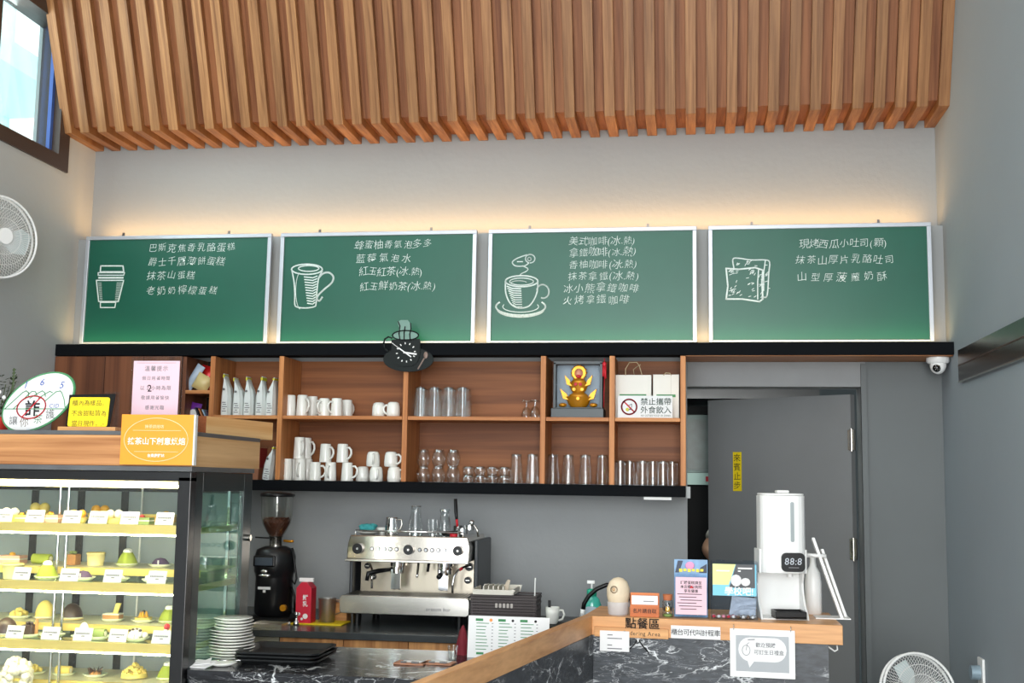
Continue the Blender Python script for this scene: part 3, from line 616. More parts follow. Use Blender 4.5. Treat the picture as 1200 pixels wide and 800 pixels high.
write(t, '禁止攜帶', DG, W*.2, .079, .037, off=.006, jit=.02); write(t, '外食飲入', DG, W*.2, .039, .037, off=.006, jit=.02)
write(t, 'NO OUTSIDE FOOD OR DRINKS', DG, W*.2, .012, .0125, sx=.75)
# mug shaped clock
cx_, cy_ = at(478, 411, Y=5.69)[0], at(478, 411, Y=5.69)[2]
t = empty('mug_clock', (cx_, 5.688, cy_), 'black wall clock shaped like a steaming cup on a saucer', 'clock')
def K(px, py): p = at(px, py, Y=5.68); return (p.x-cx_, p.z-cy_)
CK = mat('clock_black', (14, 22, 21), .5, spec=.2); CG = mat('clock_grey_green', (112, 146, 134), .5)
b = MB(); pts = []
for k in range(32): a = 2*PI*k/32; pts.append(K(478.5+29.5*math.cos(a), 421+14.5*math.sin(a)))
b.prism(pts[::-1], -.008, -.002); b.build('saucer', CK, t)
body = [K(*p) for p in [(459, 398), (492, 397), (493, 400), (492, 417), (489, 425), (482, 429), (471, 429), (463, 426), (459, 415)]]
MB().prism(body, -.014, -.0085).build('cup_face', CK, t)
b = MB(); ring(b, *K(475.5, 393), .066, .024, .006, -.0145); b.build('cup_rim', CK, t)
pts = [K(475.5+15.5*math.cos(2*PI*k/24), 393+5.2*math.sin(2*PI*k/24)) for k in range(24)]
MB().prism(pts, -.0135, -.0085).build('opening', CG, t)
MB().prism([K(*p) for p in [(466, 392), (468, 384), (466, 377), (470, 375), (478, 375), (481, 379), (483, 390), (482, 393)]], -.013, -.0088).build('steam_plate', CG, t)
b = MB()
for q in ([(467, 377), (469, 382), (468, 391), (469, 398)], [(475, 383), (474, 390), (474, 398)], [(481.5, 379), (482, 385), (480.5, 392), (481, 398)]): b.stroke([K(*p) for p in q], .006, -.0145)
b.build('steam_line', CK, t)
b = MB(); b.stroke([K(*p) for p in [(459, 396), (455, 394.5), (451, 397), (449.5, 402), (451, 408), (455, 412), (459, 411)]], .007, -.003, .006); b.build('handle', CK, t)
b = MB(); c0 = K(476, 413)
for k in range(12):
    a = 2*PI*k/12+.1; q = (c0[0]+.043*math.cos(a), c0[1]+.043*math.sin(a)); b.stroke([q, (q[0]+.005*math.cos(a), q[1]+.005*math.sin(a))], .005, -.0145)
b.build('hour_mark', WPL, t)
b = MB(); b.stroke([K(474, 413), K(488, 415)], .008, -.016); b.build('hour_hand', WPL, t)
b = MB(); b.stroke([K(482, 418), K(468, 408)], .006, -.018); b.stroke([K(468, 408), K(460, 402)], .0025, -.018); b.build('minute_hand', WPL, t)
b = MB(); b.stroke([K(490, 432), K(497, 420)], .006, -.0088); b.sph((K(499, 416)[0], -.0095, K(499, 416)[1]), (.011, .002, .017), 10, 6); b.build('spoon', mat('spoon_taupe', (128, 104, 92), .4), t)
# dome camera under the ledge
p = at(1102, 418, Y=5.80)
t = empty('dome_camera', (1.155, 5.80, ZC-.004), 'white dome security camera hanging under the black ledge in the corner', 'camera')
MB().lathe([(.052, 0), (.052, -.02), (.044, -.028)][::-1], 24).build('mount', WPL, t)
MB().sph((0, 0, -.034), (.038, .038, .044), 20, 12).build('dome', WPL, t)
MB().sph((-.01, -.022, -.05), (.02, .02, .02), 14, 8).build('lens', mat('lens_black', (10, 10, 12), .1), t)
for a in range(8): MB().sph((-.01+.012*math.cos(a*PI/4), -.041, -.05+.012*math.sin(a*PI/4)), .0028, 6, 4).build('infrared_dot', STEEL, t)
# high panel on the right wall
t = empty('wall_panel', (XR, 4.95, 2.125), 'long dark brown panel with a pale lower edge high on the side wall', 'panel')
MB().boxc(-.018, -.002, -1.9, .6, -.046, .094).build('panel_body', mat('dark_bronze_gloss', (46, 42, 40), .25, noise=.15, scale=3), t, .002)
MB().boxc(-.02, -.003, -1.9, .598, -.053, -.0465).build('bottom_edge', STEEL, t)
MB().boxc(-.0195, -.0182, -1.9, .6, .02, .026).build('seam', mat('brown_seam', (70, 48, 38), .5), t)

# ------------------------------------------------------------ back counter
ZK = .94
t = empty('coffee_counter', (0, 0, 0), 'low marble topped coffee counter with oak drawer fronts along the wall', 'counter')
MB().boxc(XL+.01, -.1, 5.10, YW-.002, ZK-.03, ZK).build('marble_top', mat('dark_slate_marble', (58, 62, 64), .25, noise=.25, scale=8), t, .002)
MB().boxc(XL+.012, -.102, 5.15, YW-.004, 0, ZK-.031).build('carcass', CABD, t)
for i in range(6):
    x0_ = -1.79+i*.29
    MB().boxc(x0_+.0015, x0_+.2885, 5.128, 5.149, ZK-.2, ZK-.033).build('drawer_front', FRONTW, t, .001)
    MB().boxc(x0_+.0015, x0_+.2885, 5.128, 5.149, .1, ZK-.204).build('door', FRONTW, t, .001)
MB().boxc(XL+.02, -1.793, 5.128, 5.149, .1, ZK-.033).build('filler_panel', mat('olive_grey_panel', (150, 146, 128), .5), t)
# espresso machine
EX = at(476, 640, Y=5.35).x
t = empty('espresso_machine', (EX, 5.33, ZK), 'two group stainless espresso machine on the coffee counter', 'coffee machine')
for sx in (-.24, .24):
    for y in (.09, .43): MB().cyl((sx, y, 0), .018, .056, 14, r2=.021).build('foot', BLK, t)
MB().prism(roundrect(.6, .08, .016, 0, .097), 0, .03).boxc(-.295, .295, .03, .5, .06, .13).build('drip_tray_front', STEEL, t, .002)
b = MB().boxc(-.285, .285, .02, .235, .1305, .1325)
for k in range(36): b.boxc(-.283+k*.0159, -.277+k*.0159, .022, .232, .133, .139)
b.build('drip_grate', STEELD, t)
MB().boxc(-.27, .285, .24, .3, .131, .3).build('back_panel', mat('panel_steel', (176, 166, 150), .28, .9, noise=.05), t)
MB().prism([(-.29, .292), (.285, .292), (.288, .36), (.276, .406), (-.276, .406), (-.288, .36)], .06, .5).build('head', mat('head_steel', (205, 196, 184), .12, 1, noise=.02), t, .006, 3)
MB().boxc(-.292, .286, .035, .0595, .287, .297).build('head_lip', STEEL, t, .002)
MB().boxc(.2885, .31, .16, .52, .06, .39).build('side_panel', mat('dark_side_panel', (58, 62, 66), .4), t, .008)
MB().boxc(-.305, -.2885, .16, .52, .06, .39).build('side_panel', mat('dark_side_panel', (58, 62, 66), .4), t, .008)
MB().boxc(-.28, .28, .3005, .5, .13, .29).build('inner_body', BLKM, t)
for px, r_ in ((-.235, .024), (.005, .023), (.235, .022)):
    k_ = MB().cyl((px, .038, .345), r_, .022, 20, 'y').build('knob', BLK, t); MB().cyl((px, .0365, .345), r_*.22, .002, 12, 'y').build('knob_centre', STEEL, k_)
for g0 in (-.17, .055):
    for k in range(5):
        MB().cyl((g0+k*.029, .054, .345), .0095, .006, 14, 'y').build('button_ring', BLK, t); MB().cyl((g0+k*.029, .052, .345), .0062, .003, 12, 'y').build('button', CHROME, t)
for gx in (-.07, .155):
    MB().cyl((gx, .16, .262), .036, .03, 20).boxc(gx-.02, gx+.02, .16, .24, .262, .292).build('group_head', CHROME, t)
for gx, hx in ((-.07, -1), (.155, 0)):
    b = MB().cyl((gx, .15, .232), .034, .028, 20).cyl((gx, .15, .2), .012, .034, 12); b.tube([(gx, .15, .205), (gx-.012, .15, .17), (gx-.012, .15, .155)], .006, 8).tube([(gx, .15, .205), (gx+.012, .15, .17), (gx+.012, .15, .155)], .006, 8)
    b.boxc(gx-.022, gx+.022, .12, .128, .16, .25)
    p_ = b.build('portafilter', CHROME, t)
    if hx: MB().tube([(gx-.03, .13, .247), (gx-.075, .09, .243), (gx-.115, .06, .232), (gx-.12, .055, .2)], [.008, .011, .012, .009], 10).build('portafilter_handle', BLK, p_)
    else: MB().tube([(gx, .13, .245), (gx, .06, .235), (gx, .02, .228)], [.008, .011, .012], 10).build('portafilter_handle', BLK, p_)
MB().tube([(.26, .2, .27), (.235, .16, .262), (.22, .13, .25), (.205, .12, .225), (.2, .115, .19), (.2, .115, .15)], .005, 8).build('steam_wand', CHROME, t)
MB().tube([(.236, .15, .26), (.226, .14, .253)], .0075, 8).build('red_grip', RED, t)
MB().tube([(-.225, .2, .275), (-.2, .15, .265), (-.185, .12, .25), (-.18, .11, .16)], .005, 8).build('steam_wand', CHROME, t)
MB().tube([(.03, .2, .29), (.03, .15, .28), (.028, .14, .225), (.026, .135, .215)], .006, 8).build('water_spout', CHROME, t)
MB().tube([(.075, .2, .29), (.075, .16, .27), (.073, .155, .24)], .007, 8).build('thermometer_stem', BLK, t)
for px, pz, r_ in ((-.235, .255, .014), (-.205, .205, .014), (.255, .262, .019), (.25, .2, .016)):
    k_ = MB().cyl((px, .22, pz), r_, .018, 18, 'y').build('valve_knob', BLK, t)
    MB().boxc(px-r_*.6, px+r_*.6, .2185, .2198, pz-.002, pz+.002).build('pointer', STEEL, k_)
write(t, 'artisan bar', INKG, .16, .087, .024, -.001, 'front_lettering', shear=.12)
b = MB().tube([(-.26, .09, .425), (.25, .09, .425)], .004, 8)
for x in (-.26, 0, .25): b.tube([(x, .09, .403), (x, .09, .425)], .004, 6)
b.build('cup_rail', CHROME, t)
ZM = ZK+.4065
def mx_(px, y): return at(px, 620, Y=y).x
# things on the machine
t = empty('saucer', (mx_(430, 5.47), 5.49, ZM), 'white saucer under the teal cloth on the espresso machine', 'saucer')
MB().lathe([(.03, 0), (.05, .008), (.058, .013), (.05, .011), (.03, .004)], 22, cap1=True).build('dish', CER, t)
b = MB(); [b.sph((rq.uniform(-.024, .024), rq.uniform(-.016, .016), rq.uniform(.014, .032)), (rq.uniform(.014, .026), rq.uniform(.012, .02), rq.uniform(.008, .016)), 12, 8, wob=.14) for rq in [random.Random(4)] for _ in range(12)]
cl = b.build('teal_cloth', mat('teal_cloth', (58, 148, 150), .9, noise=.2, scale=30, bump=.8, bscale=60)); tag(cl, 'crumpled teal cloth lying in a white saucer on the espresso machine', 'cloth', loc=(mx_(430, 5.47), 5.49, ZM+.008))
t = empty('milk_cup', (mx_(446, 5.52), 5.54, ZM), 'small white cup between the teal cloth and the steel pitcher', 'cup')
MB().lathe([(.018, 0), (.024, .03), (.022, .03), (.016, .003)], 16, cap1=True).build('cup_body', CER, t)
t = empty('milk_pitcher', (mx_(459, 5.47), 5.47, ZM), 'polished steel milk pitcher on top of the espresso machine', 'pitcher')
MB().lathe([(.031, 0), (.033, .01), (.03, .045), (.026, .075), (.027, .08), (.025, .078), (.028, .04), (.029, .004)], 22, cap1=True).build('pitcher_body', CHROME, t)
MB().tube([(.026, 0, .07), (.046, 0, .07), (.049, 0, .05), (.04, 0, .025), (.03, 0, .02)], .004, 8).build('handle', STEEL, t)
t = empty('glass_carafe', (mx_(487, 5.47), 5.47, ZM), 'tall clear glass carafe narrowing to its neck on the espresso machine', 'carafe')
MB().lathe([(.034, 0), (.035, .02), (.033, .06), (.024, .1), (.023, .132), (.025, .135)], 22, cap1=False).build('carafe_wall', GLASS, t); MB().lathe([(.034, .001), (.034, .008)], 20).build('thick_base', glass('base_glass'), t)
MB().tube([(.024*math.cos(i*PI/10), .024*math.sin(i*PI/10), .134) for i in range(20)], .0015, 5, True).build('rim', glass('base_glass'), t)
t = empty('small_glass', (mx_(507, 5.47), 5.47, ZM), 'small clear glass tumbler beside the carafe on the espresso machine', 'glass')
MB().lathe([(.021, 0), (.026, .075)], 18, cap1=False).build('glass_wall', GLASS, t); MB().lathe([(.021, .001), (.021, .01)], 16).build('thick_base', glass('base_glass'), t)
t = empty('glass_bottle', (mx_(521, 5.5), 5.5, ZM), 'clear glass bottle with wide rim on the espresso machine', 'bottle')
MB().lathe([(.027, 0), (.028, .06), (.022, .085), (.018, .1), (.024, .115), (.024, .122)], 20, cap1=False).build('bottle_wall', GLASS, t); MB().lathe([(.027, .001), (.027, .01)], 16).build('thick_base', glass('base_glass'), t); MB().lathe([(.0245, .112), (.0245, .12)], 16).build('rim_band', glass('base_glass'), t)
t = empty('spare_portafilter', (mx_(541, 5.45), 5.47, ZM), 'spare steel portafilter parts piled on the machine corner', 'portafilter')
MB().cyl((0, 0, .012), .03, .025, 18).cyl((.03, .02, .03), .026, .022, 16).sph((.045, -.01, .062), (.014, .014, .014), 10, 8).build('filter_cup', CHROME, t)
MB().tube([(-.02, -.01, .02), (-.06, -.02, .012), (-.09, -.02, .012)], [.008, .011, .01], 10).build('dark_handle', BLK, t)
MB().tube([(.02, 0, .03), (.05, 0, .06), (.07, 0, .03), (.075, 0, .0)], .005, 8).build('bent_pipe', STEEL, t)
MB().cyl((-.035, -.03, .0), .018, .012, 14).build('red_tamper', RED, t)
t = empty('lever_handle', (mx_(533, 5.56), 5.60, ZM), 'upright black lever handle with a wooden foot above the espresso machine', 'tool')
MB().tube([(.008, -.04, .07), (.0, -.02, .11), (-.004, -.02, .17)], [.006, .009, .008], 10).build('grip', BLK, t); MB().tube([(.012, -.04, .04), (.008, -.04, .075)], .006, 8).build('collar', RED, t); MB().cyl((.012, -.02, 0), .022, .045, 14).build('weight', STEELD, t)
# grinder
t = empty('coffee_grinder', (at(323, 640, Y=5.42).x, 5.42, ZK), 'black coffee grinder with a clear hopper of beans beside the espresso machine', 'grinder')
MB().boxc(-.1, .12, -.13, .13, 0, .026).build('base', BLKM, t, .006)
MB().lathe([(.075, .026), (.088, .04), (.086, .2), (.09, .22), (.095, .23), (.095, .3), (.085, .33), (.05, .345)], 28, sy=1.05).build('body', mat('satin_black', (20, 21, 23), .3), t)
MB().boxc(-.07, .035, -.104, -.08, .255, .305).build('display_housing', BLK, t, .006); sc_ = MB().boxc(-.058, .025, -.107, -.1045, .262, .298).build('display', mat('grey_display', (70, 80, 92), .15), t)
MB().lathe([(.03, .345), (.03, .385), (.036, .39)], 20).build('neck', STEEL, t)
MB().lathe([(.03, .39), (.048, .415), (.066, .45), (.074, .49), (.076, .575)], 28, cap0=False, cap1=False).build('hopper', glass('hopper_glass', (240, 240, 236), .5, .05, .06), t)
b = MB().lathe([(.027, .391), (.045, .417), (.062, .452), (.066, .468), (.03, .474), (.001, .476)], 22)
for k in range(60): a = random.random()*6.28; r_ = random.random()**.5*.058; b.sph((r_*math.cos(a), r_*math.sin(a), .475), (.006, .004, .004), 6, 4)
o = b.build('coffee_beans', mat('roasted_beans', (92, 52, 34), .4, noise=.3, scale=90, bump=.8, bscale=120), t)
MB().lathe([(.079, .575), (.082, .58), (.08, .59), (.05, .597)], 28).build('hopper_lid', BLK, t)
b = MB().sph((-.015, -.094, .215), (.03, .012, .01), 14, 8).sph((-.015, -.1, .235), (.018, .006, .008), 10, 6); b.build('chrome_badge', CHROME, t)
write(t, 'GRINDER', WPL, -.015, .155, .016, -.0935, 'white_mark', sx=1.1) if False else MB().boxc(-.045, .015, -.094, -.0905, .152, .164).boxc(-.02, -.008, -.094, -.0905, .138, .15).build('white_mark', WPL, t)
MB().cyl((.075, -.085, .07), .015, .018, 16, 'y').build('dial', GO, t)
MB().tube([(.05, -.03, .372), (.085, -.04, .37), (.1, -.04, .372)], .006, 8).build('brass_lever', GO, t)
MB().tube([(-.09, -.03, .385), (-.02, -.03, .383)], .004, 6).build('gate_pin', BLK, t)
MB().tube([(.088, -.02, .34), (.1, -.02, .28), (.118, -.03, .2), (.11, -.03, .175), (.095, -.03, .19)], .005, 8).tube([(.09, -.02, .16), (.11, -.03, .12), (.115, -.03, .05)], .006, 8).build('cable', BLK, t)
t = empty('tamping_tool', (at(360, 715, Y=5.33).x-.04, 5.3, ZK), 'small chrome tamper standing before the red milk carton', 'tamper')
MB().lathe([(.012, 0), (.015, .004), (.012, .016), (.005, .022), (.005, .035), (.009, .045), (.008, .055), (.001, .06)], 14).build('tamper_body', CHROME, t)
t = empty('knock_tray', (at(318, 735, Y=5.18).x, 5.2, ZK), 'shallow steel drip tray on the coffee counter before the grinder', 'tray')
MB().boxc(-.085, .06, -.06, .06, 0, .004).boxc(-.085, .06, -.06, -.057, .0045, .02).boxc(-.085, .06, .057, .06, .0045, .02).boxc(-.085, -.082, -.056, .056, .0045, .02).boxc(.057, .06, -.056, .056, .0045, .02).build('tray_body', STEEL, t)
# yellow tray with carton and jug
t = empty('yellow_tray', (at(372, 728, Y=5.36).x, 5.40, ZK), 'yellow plastic mat under the milk carton and jug', 'mat')
MB().prism(roundrect(.25, .16, .01), 0, .006, 'xy').build('mat_sheet', mat('yellow_mat', (240, 208, 24), .5), t, .002)
t = empty('milk_carton', (at(358, 700, Y=5.36).x, 5.37, ZK+.0065), 'red milk carton with a white cap and white lettering', 'carton')
RC = mat('carton_red', (206, 34, 60), .35)
MB().boxc(-.036, .036, -.036, .036, 0, .155).prism([(-.036, .155), (.036, .155), (.036, .156), (.012, .183), (-.012, .183), (-.036, .156)], -.036, .036).build('carton_body', RC, t)
MB().boxc(-.034, .034, -.006, .006, .183, .2).build('top_seal', WPL, t); MB().cyl((0, -.018, .165), .014, .014, 14).build('cap', WPL, t)
write(t, '鮮乳', WPL, .008, .1, .026, -.037, 'white_lettering', vert=True, off=.02, sp=1.1); b = MB().cyl((.01, -.0372, .03), .012, .001, 16, 'y').cyl((-.02, -.0372, .04), .007, .001, 12, 'y').cyl((-.006, -.0372, .018), .006, .001, 12, 'y'); b.build('white_print', WPL, t)
t = empty('plastic_jug', (at(382, 710, Y=5.38).x, 5.40, ZK+.0065), 'frosted plastic measuring jug on the yellow mat', 'jug')
FRO = glass('frosted_plastic', (205, 190, 172), .3, .4, .25)
MB().lathe([(.034, 0), (.036, .002), (.041, .105), (.043, .108)], 20, cap1=False).build('jug_wall', FRO, t); MB().tube([(.041, .0, .095), (.068, 0, .09), (.066, 0, .045), (.038, 0, .035)], .004, 8).build('handle', FRO, t)
t = empty('oak_box', (at(395, 710, Y=5.48).x+.0, 5.53, ZK), 'small oak box behind the plastic jug by the espresso machine', 'box')
MB().boxc(-.06, .045, -.04, .04, 0, .085).build('box_body', OAKX, t, .002); MB().boxc(-.062, .047, -.042, .042, .0855, .093).build('box_lid', OAKX, t, .001)
# ------------------------------------------------------------ things at the right end of the coffee counter
t = empty('wicker_basket', (at(594, 710, Y=5.38).x, 5.36, ZK), 'dark brown woven plastic basket on the coffee counter', 'basket')
BRN = mat('dark_brown_plastic', (62, 52, 52), .5, noise=.1)
b = MB(); n = 4
for k in range(12):                    # woven bands
    z = .006+k*.0125; s_ = 1+.0045*k; o_ = .0025 if k % 2 else 0
    W2, D2 = .14*s_, .085*s_
    b.boxc(-W2, W2, -D2-o_, -D2+.004, z, z+.009).boxc(-W2, W2, D2-.004, D2+o_, z, z+.009).boxc(-W2-o_, -W2+.004, -D2+.004, D2-.004, z, z+.009).boxc(W2-.004, W2+o_, -D2+.004, D2-.004, z, z+.009)
b.build('woven_band', BRN, t, kind='stuff')
b = MB()
for k in range(29): x = -.133+k*.0095; b.add([(x-.0022, -.083, 0), (x+.0022, -.083, 0), (x*1.05+.0022, -.0885, .155), (x*1.05-.0022, -.0885, .155), (x-.0022, -.079, 0), (x+.0022, -.079, 0), (x*1.05+.0022, -.0845, .155), (x*1.05-.0022, -.0845, .155)], [(0, 1, 2, 3), (7, 6, 5, 4), (1, 5, 6, 2), (0, 3, 7, 4)])
for k in range(17): y = -.078+k*.0097; b.boxc(.1395, .147, y-.002, y+.002, 0, .155).boxc(-.147, -.1395, y-.002, y+.002, 0, .155)
b.build('woven_upright', BRN, t, kind='stuff')
MB().boxc(-.149, .149, -.092, -.082, .155, .163).boxc(-.149, .149, .082, .092, .155, .163).boxc(-.149, -.14, -.0815, .0815, .155, .163).boxc(.14, .149, -.0815, .0815, .155, .163).build('rim', BRN, t, .001)
MB().boxc(-.13, .13, -.075, .075, 0, .004).build('basket_floor', BRN, t)
b = MB()
for k in range(5): b.prism(roundrect(.011, .02, .004, -.03+k*.017, .118), -.092, -.09)
b.build('grip_slot', mat('slot_pale', (190, 182, 176), .6), t)
t = empty('cream_tray', (at(583, 690, Y=5.36).x, 5.355, ZK+.165), 'cream plastic cutlery tray lying across the woven basket', 'tray')
b = MB().prism([(-.095, 0), (.08, 0), (.098, .022), (-.085, .022)], -.1, -.094).prism([(-.085, 0), (.09, 0), (.1, .03), (-.075, .03)], .09, .096).boxc(-.095, -.089, -.093, .089, 0, .024).boxc(.082, .088, -.093, .089, 0, .024).boxc(-.089, .082, -.093, .089, 0, .004)
b.build('tray_body', mat('cream_plastic', (214, 210, 198), .45), t)
b = MB()
for k in range(5): b.boxc(-.055+k*.022, -.05+k*.022, -.06, .08, .012, .034)
b.build('divider_rib', mat('cream_plastic', (214, 210, 198), .45), t)
b = MB(); b.prism([(.02, .01), (.05, .01), (.062, .058), (.05, .062)], -.02, -.016); b.build('beige_spatula', mat('beige_plastic', (190, 176, 156), .5), t)
t = empty('drinking_straw', (at(625, 700, Y=5.36).x, 5.36, ZK+.005), 'white straw standing up from the woven basket', 'straw')
MB().tube([(0, 0, 0), (.005, 0, .1), (.008, 0, .23)], .003, 8).build('straw_tube', WPL, t)
t = empty('counter_appliance', (at(668, 735, Y=5.25).x, 5.25, ZK), 'black appliance beside the woven basket on the coffee counter', 'appliance')
MB().boxc(-.13, .065, -.1, .12, 0, .045).build('appliance_body', BLKM, t, .006); MB().boxc(-.11, .05, -.102, -.1005, .01, .02).build('dark_seam', STEELD, t)
t = empty('white_mug_upright', (at(648, 700, Y=5.3).x, 5.29, ZK+.0455), 'white mug with a dark spoon handle standing upright on the black appliance', 'mug'); t.name = 'mug'
MB().lathe([(.02, 0), (.026, .01), (.03, .04), (.031, .072), (.028, .07), (.025, .03), (.012, .008)], 22).build('cup_body', CER, t); MB().tube([(.029, 0, .058), (.045, 0, .058), (.052, 0, .04), (.044, 0, .02), (.027, 0, .014)], .005, 8).build('handle', CER, t)
o = MB().boxc(-.02, -.008, -.004, .004, .012, .1).build('spoon', BLK); tag(o, 'dark spoon handle standing in the upright white mug', 'spoon', loc=tuple(Vector(t.location)+Vector((0, 0, 0))))
t = empty('soap_bottle', (at(693, 700, Y=5.28).x, 5.30, ZK), 'teal dish soap pump bottle behind the corner of the oak ledge', 'bottle')
SOAP = mat('teal_soap', (70, 196, 176), .2, noise=.05, coat=.4)
MB().lathe([(.036, 0), (.042, .01), (.042, .13), (.034, .155), (.02, .17)], 24, sy=.65).build('bottle_body', SOAP, t); MB().lathe([(.022, .17), (.022, .195), (.012, .2)], 18).build('pump_collar', mat('green_cap', (30, 160, 130), .4), t)
MB().cyl((0, 0, .2), .004, .025, 8).boxc(-.02, .012, -.006, .006, .222, .235).build('pump_head', WPL, t)
MB().prism(roundrect(.052, .08, .012, 0, .085), -.0295, -.0285).build('label_sticker', mat('pale_label', (196, 212, 226), .5), t); MB().cyl((-.008, -.0305, .085), .013, .001, 16, 'y').cyl((.01, -.0305, .07), .01, .001, 16, 'y').build('purple_print', mat('purple_print', (120, 110, 170), .5), t)
HP = [at(px, py, Y=5.22) for px, py in ((683, 717), (684.5, 707), (690, 698), (699, 690), (711, 685), (724, 686), (734, 692), (740, 703), (743, 716), (744, 724))]
t = empty('bent_hose', (HP[-1].x, 5.22, ZK), 'black arched faucet hose with a pale nozzle behind the oak ledge', 'faucet')
hq = [p-Vector((HP[-1].x, 5.22, ZK)) for p in HP]+[Vector((.002, 0, .003))]
MB().tube(hq, .0095, 12).build('hose', BLK, t); MB().tube([hq[0]+Vector((.0005, 0, .012)), hq[0]+Vector((-.003, 0, -.02))], .0108, 12).build('nozzle', WPL, t)
MB().cyl((.002, 0, 0), .018, .012, 16).build('hose_base', STEELD, t)

# ------------------------------------------------------------ service counter
ZV = .95
t = empty('service_counter', (0, 0, 0), 'low black marble service counter between the cake case and order counter', 'counter')
pl_ = [(-1.695, 3.93), (-.60, 3.93), (-.455, 4.60), (-1.695, 4.60)]
MB().prism(pl_, ZV-.03, ZV, 'xy').build('marble_top', MARB, t, .002)
MB().prism([(-1.694, 3.945), (-.605, 3.945), (-.462, 4.58), (-1.694, 4.58)], 0, ZV-.0305, 'xy').build('marble_front', MARB, t)
# plates
pc = at(271, 760, Y=4.22); PL0 = None
for i in range(14):
    r_ = .083 if i < 7 else .078 if i < 10 else .07
    x, y = pc.x+random.uniform(-.004, .004)+(.006 if i > 9 else 0), 4.22+random.uniform(-.003, .003)
    if PL0 is None or i in (7, 10):
        if i: lb = None
        PL0 = MB().lathe([(r_*.6, 0), (r_*.66, .002), (r_, .0085), (r_*1.0, .0105), (r_*.62, .0045), (.001, .0042)], 32, cap1=False).build('plate', CER); p = PL0
    else: p = dup(PL0)
    tag(p, 'white ceramic plate in the tall stack, ' + ('bottom plate' if i == 0 else 'topmost plate' if i == 13 else ORD[i]+' up from the counter' if i < 10 else ('fourth', 'third', 'second')[i-10]+' down from the top'), 'plate', 'stack of white plates', (x, y, ZV+.0006+i*.0104))
t = empty('small_dish', (at(258, 778, Y=4.02).x, 4.04, ZV+.0005), 'small white dish before the plate stack at the counter edge', 'dish')
MB().lathe([(.03, 0), (.034, .002), (.052, .012), (.05, .0135), (.03, .005), (.001, .004)], 26, cap1=False).build('dish', CER, t)
o = MB().sph((0, 0, 0), (.022, .007, .003), 12, 6).tube([(.02, 0, 0), (.07, -.01, .004)], .002, 6).build('teaspoon', CHROME); tag(o, 'steel teaspoon resting on the small white dish', 'spoon', loc=(t.location.x+.0, 4.04, ZV+.0185))
o = MB().add([(-.055, -.03, 0), (.03, -.04, .0), (.05, .03, .012), (-.03, .035, .016), (-.055, -.03, .004), (.03, -.04, .003), (.05, .03, .015), (-.03, .035, .019)], [(0, 3, 2, 1), (4, 5, 6, 7), (0, 1, 5, 4), (1, 2, 6, 5), (2, 3, 7, 6), (3, 0, 4, 7)]).add([(-.02, -.02, .006), (.035, -.01, .012), (.02, .04, .024), (-.02, -.02, .008), (.035, -.01, .014), (.02, .04, .026)], [(0, 2, 1), (3, 4, 5), (0, 1, 4, 3), (1, 2, 5, 4), (2, 0, 3, 5)]).build('folded_napkin', PAPER)
tag(o, 'folded white napkins at the counter corner beside the cake case', 'napkin', loc=(at(236, 780, Y=4.0).x, 4.0, ZV+.001))
# trays
tc_ = at(330, 770, Y=4.18)
TR = mat('black_tray', (22, 24, 26), .45, noise=.2, scale=60, bump=.1)
tm = MB().prism(roundrect(.30, .20, .03), 0, .003, 'xy')
b = MB(); outer = roundrect(.29, .27, .03); inner = roundrect(.26, .24, .02)
k = len(outer); vs = [(p[0]*.985, p[1]*.985, 0) for p in inner]+[(p[0]*1.02, p[1]*1.02, .018) for p in outer]+[(p[0]*1.045, p[1]*1.06, .019) for p in outer]+[(p[0]*1.04, p[1]*1.05, .013) for p in outer]
b.add(vs, [(i, (i+1) % k, (i+1) % k+k, i+k) for i in range(k)]+[(i+k, (i+1) % k+k, (i+1) % k+2*k, i+2*k) for i in range(k)]+[(i+2*k, (i+1) % k+2*k, (i+1) % k+3*k, i+3*k) for i in range(k)]+[tuple(range(k))])
TRAY = None
for i, (lb, rz) in enumerate((('bottom black serving tray of the stack on the marble counter', .02), ('middle black serving tray of the stack', -.02), ('topmost black serving tray, speckled with dust', .03))):
    if TRAY is None: TRAY = b.build('serving_tray', TR); p = TRAY
    else: p = dup(TRAY)
    tag(p, lb, 'tray', 'stacked black trays', (tc_.x+.005, 4.22, ZV+.001+i*.0125), rz)
# bill holders
LEA = mat('tan_leather', (176, 124, 96), .6, noise=.08, bump=.2)
for px, lb in ((481, 'tan bill holder with white slip nearer the trays'), (514, 'tan bill holder with white slip nearer the menu sheet')):
    q = at(px, 778, Z=ZV); t = empty('bill_holder', (q.x, q.y+.01, ZV), lb, 'holder', 'tan bill holders on the marble counter', rz=-.08)
    MB().prism(roundrect(.112, .075, .006), .0005, .006, 'xy').build('leather_board', LEA, t, .001)
    MB().boxc(-.035, .04, -.012, .03, .0065, .0075).build('paper_slip', PAPER, t); MB().boxc(-.03, -.01, -.03, -.022, .0065, .012).boxc(.01, .035, -.03, -.022, .0065, .012).build('metal_clip', STEELD, t)
